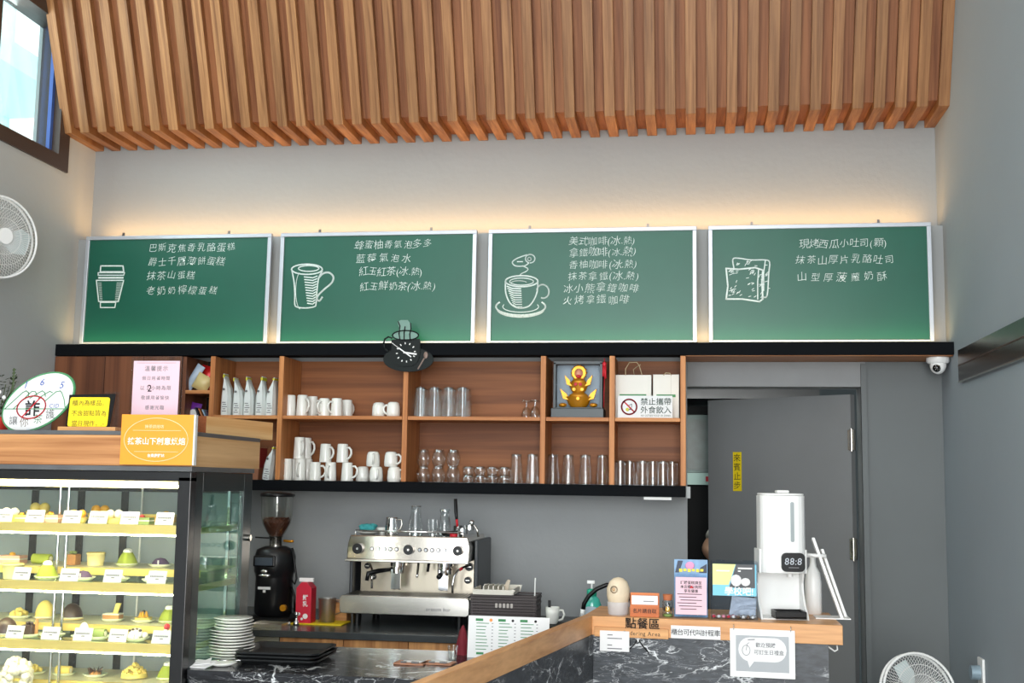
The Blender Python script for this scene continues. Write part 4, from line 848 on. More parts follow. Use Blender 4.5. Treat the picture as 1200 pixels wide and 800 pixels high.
# menu sheet
x0, x1 = at(546, 750, Y=4.42).x, at(642, 750, Y=4.42).x; W = x1-x0
t = empty('menu_stand', ((x0+x1)/2, 4.45, ZV), 'white menu sheet with green headings standing behind the oak edge', 'menu', rx=-.12)
panel(W, .152, .003).build('sheet', PAPER, t)
GH = mat('menu_green', (48, 132, 76), .6); b = MB(); c_ = MB(); d_ = MB()
for k, hx in enumerate((-.4, -.12, .15)):
    b.boxc(W*hx-.003, W*hx+.025, -.001, 0, .133, .142)
    for r_ in range(9):
        ln = random.uniform(.03, .05); c_.boxc(W*hx, W*hx+ln, -.0008, 0, .124-r_*.0118, .1265-r_*.0118); d_.boxc(W*hx+.058, W*hx+.064, -.0008, 0, .124-r_*.0118, .1265-r_*.0118)
b.boxc(-W*.39, -W*.3, -.001, 0, .012, .02); b.build('green_heading', GH, t); c_.build('printed_lines', GH, t); d_.build('price_marks', INKG, t)
MB().cyl((-W*.22, -.0008, .137), .006, .0008, 12, 'y').build('orange_icon', mat('orange_icon', (236, 150, 70), .6), t); MB().cyl((W*.05, -.0008, .137), .005, .0008, 12, 'y').cyl((W*.33, -.0008, .137), .005, .0008, 12, 'y').build('cup_icon', INK, t)
t = empty('folded_umbrella', (at(541, 765, Y=4.5).x, 4.52, ZV), 'crumpled dark red cloth bundle leaning behind the menu sheet', 'cloth'); t.name = 'red_cloth'
MB().lathe([(.028, 0), (.024, .02), (.02, .05), (.012, .085), (.004, .105), (.001, .108)], 14, cap1=False, wob=lambda a, k: 1+.25*math.cos(5*a+k)).build('cloth_folds', mat('crimson_cloth', (112, 20, 36), .8, noise=.2), t)
t = empty('clear_cup', (at(529, 775, Y=4.36).x, 4.38, ZV+.0005), 'small clear cup beside the red cloth bundle', 'cup')
MB().lathe([(.014, 0), (.019, .05)], 16, cap1=False).build('cup_wall', GLASS, t); MB().lathe([(.014, .001), (.014, .005)], 14).build('thick_base', glass('base_glass'), t)

# ------------------------------------------------------------ order counter
ZO = 1.1
A = Vector((.545, 4.53)); B = at(694, 721.5, Z=ZO).xy; D = at(530, 786.5, Z=ZO).xy; E = B+(D-B)*1.5
n_ = Vector((-(B-D).y, (B-D).x)).normalized()         # towards the inside of the diagonal
if n_.x > 0: n_ = -n_
oc = empty('order_counter', (0, 0, 0), 'angled order counter of dark veined marble with an oak ledge on top', 'counter')
Bi = B+n_*.03+Vector((0, .0)); Ei = E+n_*.03
MB().prism([A[:], B[:], (B.x-.032, B.y+.03), (B.x-.0, 4.97), (.545, 4.97)][::-1], ZO-.07, ZO, 'xy').build('oak_ledge', LEDGEW, oc, .002)
MB().prism([(B.x-.0005, B.y-.001), (B.x-.033, B.y+.028), Ei[:], E[:]], ZO-.07, ZO+.0, 'xy').build('oak_edge_board', wood('ledge_oak_y', (190, 134, 86), (226, 172, 118), 'y', .35, .8, .03), oc, .002)
m1 = [(.495, A.y+.016), (B.x+.004, B.y+.016), (B.x+.004, B.y+.05), (.495, A.y+.05)]
MB().prism(m1, 0, ZO-.0705, 'xy').build('marble_panel', MARBF, oc)
mB = B+Vector((.0035, .0165)); mE = E+n_*.010
MB().prism([mB[:], (B.x+.0035, B.y+.05), (B.x-.02, B.y+.03), (E+n_*.024)[:], mE[:]], 0, ZO-.0705, 'xy').build('marble_panel', MARBF, oc)
MB().boxc(.46, .494, A.y+.052, 4.9, 0, ZO-.0705).build('end_panel', DARKG, oc)
# signs on the ledge front
yf = lambda x: A.y+(B.y-A.y)*(A.x-x)/(A.x-B.x)
def fsign(name, px0, px1, py0, py1, label, th=.004, off=.0, m=PAPER):
    X0, X1 = at(px0, 745, Y=4.53).x, at(px1, 745, Y=4.53).x; xm = (X0+X1)/2; y = yf(xm)-th-.0015-off
    z0, z1 = at((px0+px1)/2, py1, Y=y).z, at((px0+px1)/2, py0, Y=y).z
    t = empty(name, (xm, y, z0), label, 'sign', rz=math.atan2(A.y-B.y, A.x-B.x)); panel(X1-X0, z1-z0, th).build('board', m, t, .0006); return t, X1-X0, z1-z0
t, W, Hh = fsign('order_sign', 695.5, 783, 735.5, 747, 'thin oak strip reading Ordering Area with black characters standing on it', .012, 0, OAKX)
b = write(t, '點餐區', INK, 0, 0, .044, 0, off=.0, build=False); 
q = MB(); q.add([(v[0]+.042, -.0, v[2]+Hh+.0175) for v in b.v], b.f); q.add([(v[0]+.042, .008, v[2]+Hh+.0175) for v in b.v], [tuple(reversed(f)) for f in b.f]); q.add([(v[0]+.042, .004, v[2]+Hh+.0175) for v in b.v], b.f); q.build('standing_characters', BLKM, t)
write(t, 'Ordering Area', INK, .038, Hh*.5, .022, -.0008, off=.0)
t, W, Hh = fsign('white_card', 702, 737, 739, 763, 'small white printed card stuck over the left end of the oak order sign', .002, .0135)
b = MB()
for k, ww in enumerate((.02, .055, 0, .018, .055)): b.boxc(-.027, -.027+ww, -.0008, 0, Hh*.78-k*.0125, Hh*.78-k*.0125+.0035) if ww else None
b.build('printed_lines', INKG, t, kind='stuff')
t, W, Hh = fsign('taxi_sign', 786, 844.5, 733.5, 748.5, 'white strip with black Chinese characters about calling a taxi on the ledge front', .002)
write(t, '櫃台可代叫計程車', INK, 0, Hh*.5, .0245, -.0008, off=.006, jit=.04, sp=.92)
t, W, Hh = fsign('framed_notice', 855.5, 931.5, 737.5, 794, 'white framed notice with a speech bubble hanging on the ledge front', .008, .001, WPL)
MB().boxc(-W*.41, W*.41, -.0008, -.0001, Hh*.12, Hh*.87).build('grey_insert', mat('grey_insert', (168, 172, 176), .5), t)
b = MB().prism(roundrect(W*.74, Hh*.5, Hh*.24, 0, Hh*.58), -.002, -.001).prism([(-W*.24, Hh*.38), (-W*.1, Hh*.38), (-W*.2, Hh*.2)], -.0019, -.001); b.build('speech_bubble', PAPER, t)
b = MB(); ring(b, -W*.25, Hh*.56, .014, .018, .0016, -.0022); b.stroke([(-W*.25, Hh*.56), (-W*.23, Hh*.7), (-W*.2, Hh*.72)], .0016, -.0022); b.stroke([(-W*.22, Hh*.78), (-W*.12, Hh*.79)], .003, -.0022); b.build('hand_drawing', INKG, t)
write(t, '歡迎預購', INKG, W*.05, Hh*.68, .018, -.0025, off=.01); write(t, '可訂生日禮盒', INKG, W*.1, Hh*.53, .018, -.0025, off=.008)
for sx in (-1, 1): MB().tube([(sx*W*.44, -.001, Hh*.97), (sx*W*.44, .0, Hh+.012), (sx*W*.44, .008, Hh+.014)], .0015, 6).build('wire_hanger', STEEL, t)
X_ = at(747, 755, Y=4.53).x
t = empty('cable_fork', (X_, yf(X_)+.006, 1.0), 'black forked cord with a white clip hanging below the order sign', 'cord')
b = MB().tube([(0, 0, .024), (-.014, 0, .0), (-.04, 0, -.025)], .0024, 6).tube([(0, 0, .024), (.014, 0, .0), (.042, 0, -.03)], .0024, 6); b.build('cord_strands', BLK, t)
b = MB().boxc(-.003, .003, -.004, .004, .012, .028).tube([(-.012, -.002, .026), (0, -.003, .018), (.012, -.002, .028)], .0025, 6); b.build('clip', WPL, t)
X_ = .51
t = empty('cup_hook', (X_, 4.60, ZO-.072), 'bent white cable loop hanging under the right end of the ledge', 'cable')
MB().tube([(-.05, 0, -.004), (-.02, -.01, -.006), (.0, -.012, -.02), (.012, -.012, -.028), (.022, -.012, -.022), (.02, -.012, -.006)], .003, 8).build('loop', WPL, t)
# on the ledge
YO = 4.66
t = empty('egg_ornament', (at(724.5, 715, Y=4.66).x, 4.66, ZO), 'cream egg shaped ornament standing in a frosted plastic cup', 'ornament')
MB().lathe([(.036, 0), (.038, .003), (.043, .046), (.044, .05)], 24, cap1=False).build('frosted_cup', mat('frost_white', (226, 226, 230), .4, alpha=.6), t)
MB().lathe([(.002, .006), (.022, .012), (.036, .04), (.044, .07), (.044, .1), (.034, .125), (.018, .138), (.001, .142)], 26).build('egg_shell', mat('cream_shell', (226, 208, 180), .6, noise=.12, scale=14), t)
b = MB(); ring(b, -.014, .098, .012, .012, .003, -.04, t=.004); b.sph((-.014, -.041, .098), (.007, .003, .007), 10, 6); b.build('face_relief', mat('tan_relief', (196, 160, 120), .6), t)
x0, x1 = at(738.5, 715, Y=4.62).x, at(772.5, 715, Y=4.62).x; W = x1-x0
t = empty('card_holder', ((x0+x1)/2, 4.61, ZO), 'orange wooden name card holder with white cards on the ledge', 'holder')
OW = wood('orange_wood', (180, 96, 54), (216, 130, 80), 'x', .5, 1, .02)
MB().boxc(-W/2, W/2, .02, .026, 0, .088).build('back_board', OW, t, .001); MB().boxc(-W/2, W/2, 0, .006, 0, .045).boxc(-W/2, W/2, .0062, .0198, 0, .006).build('front_board', OW, t, .001)
MB().boxc(-W*.45, W*.45, .0085, .018, .0065, .078).build('card_pack', PAPER, t); write(t, '名片請自取', INK, 0, .022, .018, -.0008, off=.01); MB().boxc(-.005, .035, .0075, .0083, .056, .059).build('printed_line', INKG, t)
t = empty('cork_jar', (at(782.5, 715, Y=4.64).x, 4.64, ZO), 'small corked glass jar holding a yellow and black toy', 'jar')
MB().lathe([(.02, 0), (.021, .003), (.021, .055), (.017, .064)], 20, cap1=False).build('jar_wall', GLASS, t); MB().cyl((0, 0, .062), .016, .022, 16, r2=.019).build('cork', mat('cork', (190, 112, 72), .8, noise=.15), t)
MB().cyl((0, 0, .002), .018, .009, 16).build('green_moss', mat('moss', (130, 160, 90), .9, noise=.3), t); b = MB().sph((0, 0, .028), (.01, .009, .011), 10, 8); b.build('yellow_toy', mat('toy_yellow', (240, 180, 40), .5), t); MB().sph((0, 0, .046), (.009, .009, .008), 10, 6).sph((-.012, 0, .03), (.004, .004, .009), 8, 5).sph((.012, 0, .03), (.004, .004, .009), 8, 5).build('dark_toy', INK, t)
x0, x1 = at(790.5, 700, Y=4.62).x, at(830.5, 700, Y=4.62).x; W = x1-x0
t = empty('pink_notice_stand', ((x0+x1)/2, 4.61, ZO), 'pink printed notice in a clear acrylic stand on the ledge', 'notice', rx=-.05)
MB().boxc(-W/2, W/2, 0, .003, 0, .165).boxc(-W/2, W/2, .004, .05, 0, .003).build('acrylic_stand', ACR, t); MB().boxc(-W*.47, W*.44, -.003, -.001, .014, .152).build('pink_sheet', PINKP, t)
for k, s_ in enumerate(('訂購蛋糕請至', '本店櫃台詢問', '享有優惠')): write(t, s_, INK, -.002, .132-k*.0155, .0135, -.0036, off=.01)
b = MB()
for k in range(6): b.boxc(-W*.42+(k % 3)*.006, W*.3-(k % 2)*.02, -.0036, -.003, .088-k*.011, .0905-k*.011)
b.build('printed_lines', INK, t, kind='stuff'); MB().prism([(-.008, .112), (.008, .112), (0, .122)], -.0045, -.004).build('red_mark', RED, t)
t2 = empty('postcard', ((x0+x1)/2-.002, 4.665, ZO), 'colourful postcard standing behind the pink notice', 'card')
MB().boxc(-W/2, W/2*.98, 0, .002, 0, .215).build('card_sheet', mat('sky_blue_print', (128, 164, 200), .5, noise=.3, scale=16), t2)
MB().prism([(-.05, .21), (-.03, .21), (-.045, .165), (-.06, .165)], -.001, 0).prism([(.035, .185), (.06, .2), (.06, .165), (.03, .165)], -.001, 0).build('navy_shape', mat('navy_print', (40, 52, 76), .5), t2, kind='stuff'); b = MB().sph((-.004, -.001, .192), (.018, .001, .015), 12, 6); b.build('pink_shape', mat('pink_print', (224, 150, 190), .5), t2)
b = MB()
for k in range(6): b.boxc(-.045+k*.016, -.033+k*.016, -.002, -.0011, .168+(k % 2)*.003, .18)
b.build('yellow_title', mat('title_yellow', (240, 220, 60), .5), t2)
x0, x1 = at(833, 700, Y=4.62).x, at(888, 700, Y=4.62).x; W = x1-x0
t = empty('acrylic_box', ((x0+x1)/2, 4.61, ZO), 'clear acrylic box of wrapped candies with a flyer taped on its upper half', 'box')
MB().boxc(-W/2, W/2, 0, .003, 0, .213).boxc(-W/2, -W/2+.003, .0032, .11, 0, .213).boxc(W/2-.003, W/2, .0032, .11, 0, .213).boxc(-W/2+.0032, W/2-.0032, .107, .11, 0, .213).boxc(-W/2+.0032, W/2-.0032, .0032, .1068, 0, .003).build('box_wall', ACR, t)
MB().boxc(-W*.38, -W*.2, .0, .012, .2135, .22).boxc(W*.2, W*.4, 0, .012, .2135, .22).build('lid_clip', ACR, t)
MB().boxc(-W*.46, W*.47, -.003, -.001, .088, .205).build('flyer', mat('flyer_cyan', (122, 200, 226), .5, noise=.05), t)
MB().prism([(-W*.46, .205), (W*.03, .205), (-W*.12, .128), (-W*.46, .128)], -.0042, -.0031).build('yellow_print', mat('pale_yellow_print', (232, 236, 150), .5), t)
MB().prism([(W*.04, .205), (W*.44, .205), (W*.44, .118), (-W*.11, .118)], -.0042, -.0031).build('dark_print', mat('charcoal_print', (66, 68, 72), .5), t)
b = MB().sph((W*.04, -.0045, .145), (.021, .001, .022), 12, 6).sph((W*.24, -.0045, .14), (.018, .001, .015), 12, 6); b.build('white_figures', PAPER, t)
write(t, '學校吧!', WPL, W*.1, .106, .033, -.0062, off=.015, name='flyer_title'); MB().boxc(W*.08, W*.38, -.0052, -.0045, .188, .193).boxc(W*.08, W*.14, -.0052, -.0045, .178, .182).boxc(-W*.38, -W*.1, -.0052, -.0045, .178, .182).build('printed_mark', WPL, t)
o = MB().add([(-.05, 0, 0), (.05, 0, .0), (.055, 0, .072), (-.036, 0, .08), (-.05, .004, 0), (.05, .004, .0), (.055, .004, .072), (-.036, .004, .08)], [(0, 1, 2, 3), (7, 6, 5, 4), (0, 4, 5, 1), (1, 5, 6, 2), (2, 6, 7, 3), (3, 7, 4, 0)]).build('plastic_sachet', mat('silver_sachet', (160, 164, 172), .35, .2, bump=.3, alpha=.7)); tag(o, 'silvery clear sachet standing inside the acrylic box', 'sachet', loc=((x0+x1)/2+.03, 4.665, ZO+.0035))
rr = random.Random(5); cand = None
CM = [mat('candy_red', (200, 44, 60), .3), mat('candy_white', (232, 226, 220), .3), mat('candy_brown', (120, 90, 70), .4), mat('candy_pink', (232, 150, 160), .3)]
cps = [None]*4; k = 0
for r_ in range(3):
    for j in range(9):
        ci = (0, 1, 3)[(j+r_) % 3] if j < 5 else (1, 2)[(j+r_) % 2]
        if cps[ci] is None: cps[ci] = MB().sph((0, 0, .006), (.0075, .006, .006), 8, 6).add([(-.014, -.004, .006), (-.007, 0, .006), (-.014, .004, .008)], [(0, 1, 2)]).add([(.014, -.004, .006), (.007, 0, .006), (.014, .004, .008)], [(0, 2, 1)]).build('wrapped_candy', CM[ci]); p = cps[ci]
        else: p = dup(cps[ci])
        tag(p, ('red', 'white', 'brown', 'pink')[ci]+' wrapped candy at the bottom of the acrylic box', 'candy', 'wrapped candies in the acrylic box, '+('red', 'white', 'brown', 'pink')[ci], ((x0+x1)/2-.075+j*.018, 4.622+r_*.013, ZO+.0035), rr.uniform(-.3, .3))
# sanitiser dispenser
dx_ = at(915, 650, Y=4.72).x
t = empty('sanitiser_dispenser', (dx_, 4.72, ZO), 'white automatic hand sanitiser dispenser with a black display and drip tray', 'dispenser', rz=.12)
MB().prism(roundrect(.172, .15, .045, 0, 0), .172, .464, 'xy').prism(roundrect(.168, .146, .045, 0, 0), .4645, .472, 'xy').build('tank_housing', WPL, t, .004)
MB().boxc(-.018, .03, -.03, .02, .4722, .484).build('lid_knob', WPL, t, .005)
MB().prism(roundrect(.014, .15, .006, .03, .365), -.0775, -.0758).build('level_window', mat('level_grey', (160, 168, 170), .2), t)
h_ = MB().prism(roundrect(.088, .07, .018, .03, .215), -.0885, -.0755); h_.build('display_bezel', BLK, t, .002)
write(t, '88:8', mat('display_digits', (190, 196, 204), .4), .03, .22, .036, -.0895, name='display_digits', shear=.1); MB().boxc(.012, .05, -.0893, -.0888, .194, .197).build('display_line', INKG, t)
b = MB(); prof = [(-.088, .205), (-.088, 0), (.0, 0), (.0, .003)]
side = [(.07, .0), (-.075, .0), (-.06, .02), (-.02, .05), (.01, .09), (.02, .13), (.0, .17), (-.04, .171), (-.045, .26), (.07, .26)]
b.prism([(y, z) for y, z in side], -.09, -.082, 'yz').prism([(y, z) for y, z in side], .082, .09, 'yz').boxc(-.0818, .0818, .06, .07, 0, .171).boxc(-.0818, .0818, -.07, .06, 0, .006)
b.build('stand_body', WPL, t, .002)
MB().boxc(-.04, .075, -.1, .0, .0065, .012).boxc(-.04, .075, -.1, -.094, .0125, .034).boxc(-.04, .075, -.006, 0, .0125, .034).boxc(-.04, -.034, -.0935, -.0065, .0125, .034).boxc(.069, .075, -.0935, -.0065, .0125, .034).build('drip_tray', BLK, t, .002)
b = MB()
for k in range(8): b.boxc(-.033, .068, -.09+k*.0105, -.086+k*.0105, .02, .023)
b.build('tray_grille', BLK, t)
MB().cyl((.03, -.02, .157), .012, .014, 14).build('nozzle', WPL, t)
q = at(956, 690, Y=4.86)
t = empty('pump_bottle', (q.x-.005, 4.91, ZO), 'white pump bottle behind the white tilted stands', 'bottle')
MB().lathe([(.03, 0), (.033, .005), (.033, .12), (.028, .16), (.014, .185), (.012, .2)], 20).build('bottle_body', WPL, t); MB().cyl((0, 0, .2), .012, .02, 12).boxc(-.05, .03, -.008, .008, .221, .236).build('pump_head', WPL, t)
t = empty('tilted_stand', (at(968, 728, Y=4.76).x+.004, 4.76, ZO), 'white narrow display panels leaning like an easel at the ledge end', 'stand')
for k, (xb, xt, yy) in enumerate(((.055, -.048, 0), (.075, -.01, .05))):
    zt_ = .305 if k == 0 else .26
    b = MB().add([(xb-.006, yy-.02, .001), (xb+.006, yy-.02, .001), (xt+.006, yy-.005, zt_), (xt-.006, yy-.005, zt_), (xb-.006, yy+.02, .001), (xb+.006, yy+.02, .001), (xt+.006, yy+.015, zt_-.01), (xt-.006, yy+.015, zt_-.01)], [(0, 1, 2, 3), (7, 6, 5, 4), (0, 4, 5, 1), (1, 5, 6, 2), (2, 6, 7, 3), (3, 7, 4, 0)])
    b.build('leaning_panel', WPL, t, .002)
MB().boxc(-.045, .085, -.03, .075, 0.0, .004).build('base_sheet', WPL, t); MB().tube([(-.075, -.005, .24), (-.04, -.005, .235), (0, -.005, .235)], .007, 8).build('cross_pin', WPL, t)

# ------------------------------------------------------------ cake display case
FX0, FX1, FY0, FY1 = -2.98, -1.70, 3.90, 4.49
BKM = mat('gloss_black_frame', (20, 20, 22), .25, noise=.1)
GRAYM = mat('grey_stone_trim', (92, 94, 96), .35, noise=.2, scale=12)
TEAL = mat('dark_teal_frame', (18, 34, 36), .3, noise=.1)
fr = empty('cake_display_case', (0, 0, 0), 'tall glass cake display case with lit shelves and black frame', 'display case')
b = MB().boxc(FX1-.046, FX1, FY0, FY0+.05, .12, 1.6).boxc(FX0, FX0+.046, FY0, FY0+.05, .12, 1.6).boxc(FX0, FX1, FY0, FY0+.05, 1.585, 1.618).boxc(FX0, FX1, FY0, FY0+.05, .7, .76)
b.build('front_frame', BKM, fr, .002)
MB().boxc(FX0, FX1, FY0+.002, FY1, .1, .699).build('lower_housing', BKM, fr, .004)
b = MB().boxc(FX1-.02, FX1-.001, FY0+.051, FY0+.11, .7, 1.617).boxc(FX1-.02, FX1-.001, FY1-.085, FY1-.001, .7, 1.617).boxc(FX1-.02, FX1-.001, FY0+.111, FY1-.086, 1.55, 1.617).boxc(FX1-.02, FX1-.001, FY0+.111, FY1-.086, .7, .78)
b.build('side_frame', TEAL, fr, .001)
MB().boxc(FX1-.014, FX1-.01, FY0+.112, FY1-.087, .781, 1.549).build('side_glass', glass('teal_side_glass', (214, 238, 232), .3, .02, .05), fr)
MB().boxc(FX0, FX1+.004, FY0-.006, FY1+.002, 1.619, 1.636).build('stone_cap', GRAYM, fr, .001)
MB().boxc(FX0+.047, FX1-.047, FY0+.01, FY0+.015, .762, 1.584).build('front_glass', glass('case_glass', (250, 252, 250), .22, .02, .02), fr)
MB().boxc(FX0+.05, FX1-.05, FY0+.06, FY1-.06, 1.56, 1.584).build('light_housing', mat('cream_housing', (232, 222, 170), .4), fr)
MB().cyl((FX1+.0, FY1-.03, 1.37), .012, .012, 14, 'x').build('side_lock', STEEL, fr)
b = MB().boxc(FX0, FX1-.021, FY1-.02, FY1, .7, .74).boxc(FX0, FX1-.021, FY1-.02, FY1, 1.54, 1.6)
for px in (43, 97, 148): X_ = at(px, 600, Y=FY1).x; b.boxc(X_-.014, X_+.014, FY1-.02, FY1, .741, 1.539)
b.build('rear_door_frame', BKM, fr)
MB().boxc(FX0, FX1-.03, FY1-.012, FY1-.008, .741, 1.539).build('rear_glass', mat('rear_glass_grey', (198, 210, 214), .15, alpha=.55), fr)
LED = mat('white_led', (255, 250, 232), .5, emit=40, ecol=(255, 242, 200))
MB().boxc(FX0+.06, FX1-.05, FY0+.045, FY0+.057, 1.564, 1.571).build('led_tube', LED, fr)
SH = glass('shelf_glass', (226, 240, 226), .45, .05, .2); LV = [1.434, 1.232, 1.029, .826]
for i, z in enumerate(LV):
    s_ = MB().boxc(FX0+.03, FX1-.028, FY0+.064, FY1-.03, z-.012, z-.004).build('glass_shelf', SH, fr)
    s_['haskids'] = 1
    MB().boxc(FX0+.03, FX1-.055, FY0+.05, FY0+.062, z-.034, z-.002).build('gold_lip', GOLD, s_)
    MB().boxc(FX0+.03, FX1-.06, FY0+.052, FY0+.064, z-.040, z-.0345).build('led_tube', LED, s_)
    MB().boxc(FX1-.034, FX1-.0285, FY0+.066, 4.42, z-.034, z-.0125).build('gold_lip', GOLD, s_)
    if i:
        MB().boxc(FX0+.03, FX1-.03, 4.15, 4.42, z+.028, z+.033).build('rear_step', mat('cream_step', (240, 232, 200), .4), s_)
        MB().boxc(FX0+.03, FX1-.055, 4.139, 4.149, z+.008, z+.034).build('gold_lip', GOLD, s_)
for px in (67, 77): X_ = at(px, 650, Y=4.12).x; MB().cyl((X_, 4.12, .76), .0055, .8, 10).build('shelf_post', CHROME, fr)
X_ = at(143, 650, Y=4.3).x; MB().cyl((X_, 4.445, .76), .004, .8, 8).build('shelf_post', WPL, fr)
for k in (.2, .5): MB().boxc(FX1-.06, FX1-.05, FY0+k-.01, FY0+k, .77, 1.55).build('shelf_post', CHROME, fr)

# cakes
CMt = dict(cream=mat('whipped_cream', (246, 240, 222), .5, noise=.04), yellow=mat('butter_yellow', (244, 216, 120), .5, noise=.08), orange=mat('mango_orange', (246, 176, 44), .35, noise=.1), matcha=mat('matcha_green', (164, 178, 60), .7, noise=.12, scale=30),
    choc=mat('dark_chocolate', (70, 52, 46), .35, noise=.12), purple=mat('taro_purple', (92, 70, 104), .6, noise=.1), brown=mat('sponge_brown', (196, 140, 84), .7, noise=.12, scale=30), green=mat('pistachio_green', (142, 160, 92), .6, noise=.12), pink=mat('salmon_pink', (240, 186, 160), .5), tub=mat('tub_cream', (250, 232, 170), .4), red=mat('berry_red', (206, 52, 60), .3), white=mat('cake_white', (248, 246, 240), .5, noise=.03), leafg=mat('leaf_green', (70, 120, 60), .5))
DISH = mat('celadon_dish', (222, 226, 196), .3, noise=.03); BRD = mat('gold_board', (226, 200, 130), .4, .3)
def plated(x, y, z, label, r_=.045):
    o = MB().lathe([(r_*.6, 0), (r_*.7, .002), (r_, .012), (r_*.97, .013), (r_*.6, .004), (.001, .0035)], 22, cap1=False).build('plate', DISH); tag(o, 'celadon plate under the '+label.replace('display ', ''), 'plate', 'small plates inside the cake case', (x, y, z+.0005)); return z+.0048
def cake(kind, px, lv, tier, label, plate=True, sc=1.0, top=None):
    z = LV[lv]+(.0335 if tier and lv else -.0035); y = 4.03 if not tier else 4.24
    x = at(px, (598, 660, 728, 780)[lv], Y=y).x
    if plate: z = plated(x, y, z, re.sub(r' (with|wrapped in|beside) (?!the )[\w ]+?(?= at | on | beside )', '', label))
    t = empty(kind.split('_')[0]+'_cake' if kind not in ('tub_cup', 'ball_tart') else ('cream_tub' if kind == 'tub_cup' else 'cream_tart'), (x, y, z+.0005), label, 'cake'); t.scale = (sc, sc, sc)
    M_ = CMt
    if kind == 'mont_matcha': MB().lathe([(.038, 0), (.036, .012), (.026, .034), (.018, .046)], 24, wob=lambda a, k: 1+.03*math.cos(12*a+k*2)).build('sponge_body', M_['matcha'], t); MB().sph((0, 0, .05), (.017, .017, .012), 14, 8).build('cream_top', M_['white'], t)
    elif kind == 'mont_purple': MB().lathe([(.034, 0), (.03, .012), (.018, .026), (.001, .03)], 20, wob=lambda a, k: 1+.05*math.cos(9*a+k*2)).build('sponge_body', M_['purple'], t); MB().cyl((0.004, -.028, .002), .003, .02, 8).build('cream_stick', M_['white'], t)
    elif kind == 'dome_dark': MB().sph((0, 0, .0), (.036, .036, .052), 22, 14, .5, 1).build('glazed_dome', M_['choc'], t); MB().cyl((0, 0, -.001), .038, .004, 22).build('cake_board', BRD, t)
    elif kind == 'dome_yellow': MB().sph((0, 0, .004), (.032, .032, .055), 22, 14, .5, 1).build('glazed_dome', M_['yellow'], t); MB().cyl((0, 0, 0), .034, .005, 22).build('biscuit_base', M_['brown'], t)
    elif kind == 'ball_tart':
        MB().lathe([(.03, 0), (.042, .022), (.04, .02)], 22).build('tart_shell', M_['yellow'], t); b = MB()
        for q in ((-.014, 0), (.016, .004)): b.sph((q[0], q[1], .034), .016, 14, 10)
        b.build('cream_balls', M_['cream' if top is None else top], t)
    elif kind == 'slice_layer':
        MB().prism([(-.045, -.025), (.045, -.025), (.045, .03), (-.045, .03)], 0, .014, 'xy').build('lower_sponge', M_[top or 'yellow'], t); MB().boxc(-.045, .045, -.025, .03, .0142, .019).build('cream_layer', M_['cream'], t); MB().boxc(-.045, .045, -.025, .03, .0192, .03).build('upper_sponge', M_[top or 'yellow'], t); MB().sph((.0, 0, .034), (.012, .012, .008), 12, 8).build('topping', M_['orange' if top != 'green' else 'red'], t)
    elif kind == 'roll': MB().cyl((-.035, 0, .019), .019, .07, 20, 'x').build('sponge_roll', M_[top or 'green'], t); MB().cyl((.0352, 0, .019), .011, .001, 16, 'x').build('cream_spiral', M_['cream'], t)
    elif kind == 'tub_cup': MB().lathe([(.03, 0), (.035, .045), (.037, .045), (.037, .049), (.001, .049)], 24, cap1=False).build('tub_wall', M_['tub'], t); MB().cyl((0, 0, .0492), .034, .002, 22).build('tub_lid', M_['yellow'], t)
    elif kind == 'cube_leaf': MB().boxc(-.022, .022, -.022, .022, 0, .04).build('sponge_cube', M_['brown' if top is None else top], t, .003); b = MB(); [b.sph((.008*math.cos(a), .008*math.sin(a), .046), (.008, .006, .006), 8, 5) for a in (0, 2, 4)]; b.build('leaf_garnish', M_['green' if top is None else 'choc'], t); MB().boxc(.024, .033, -.004, .004, 0, .06).build('biscuit_stick', M_['brown'], t) if top else None
    elif kind == 'shaved':
        b = MB().lathe([(.042, .0), (.04, .012), (.001, .014)], 22, cap1=False)
        for k in range(46): a = random.random()*6.28; r_ = random.random()**.6*.034; hh = .012+(.034-r_)*.8; b.box((r_*math.cos(a), r_*math.sin(a), hh), (.016, .008, .006)) if k % 2 else b.box((r_*math.cos(a), r_*math.sin(a), hh+.004), (.007, .016, .006))
        b.build('shavings', M_[top or 'yellow'], t)
    elif kind == 'crumble':
        b = MB()
        for k in range(30): a = random.random()*6.28; r_ = random.random()**.6*.03; b.sph((r_*math.cos(a), r_*math.sin(a), .008+(.032-r_)*.7), random.uniform(.006, .01), 7, 5)
        b.build('crumble_pieces', M_[top or 'white'], t)
        if label.find('strawberry') >= 0 or label.find('berry') >= 0: MB().sph((0, 0, .042), (.01, .01, .011), 10, 8).build('strawberry', M_['red'], t)
        if label.find('cookie') >= 0: [MB().sph((q, -.01, .034-abs(q)*.3), (.006, .005, .004), 7, 5).build('cookie_bit', M_['choc'], t) for q in (-.02, -.008, .004, .016)]
    elif kind == 'egg': MB().sph((0, 0, .026), (.017, .015, .026), 16, 12).build('cream_quenelle', M_['white'], t)
    elif kind == 'shards':
        b = MB()
        for k in range(9): a = k*.7; b.add([(0, 0, 0), (.02*math.cos(a), .02*math.sin(a), .006), (.026*math.cos(a+.2), .026*math.sin(a+.2), .028), (.004, 0, .012)], [(0, 1, 2, 3), (3, 2, 1, 0)])
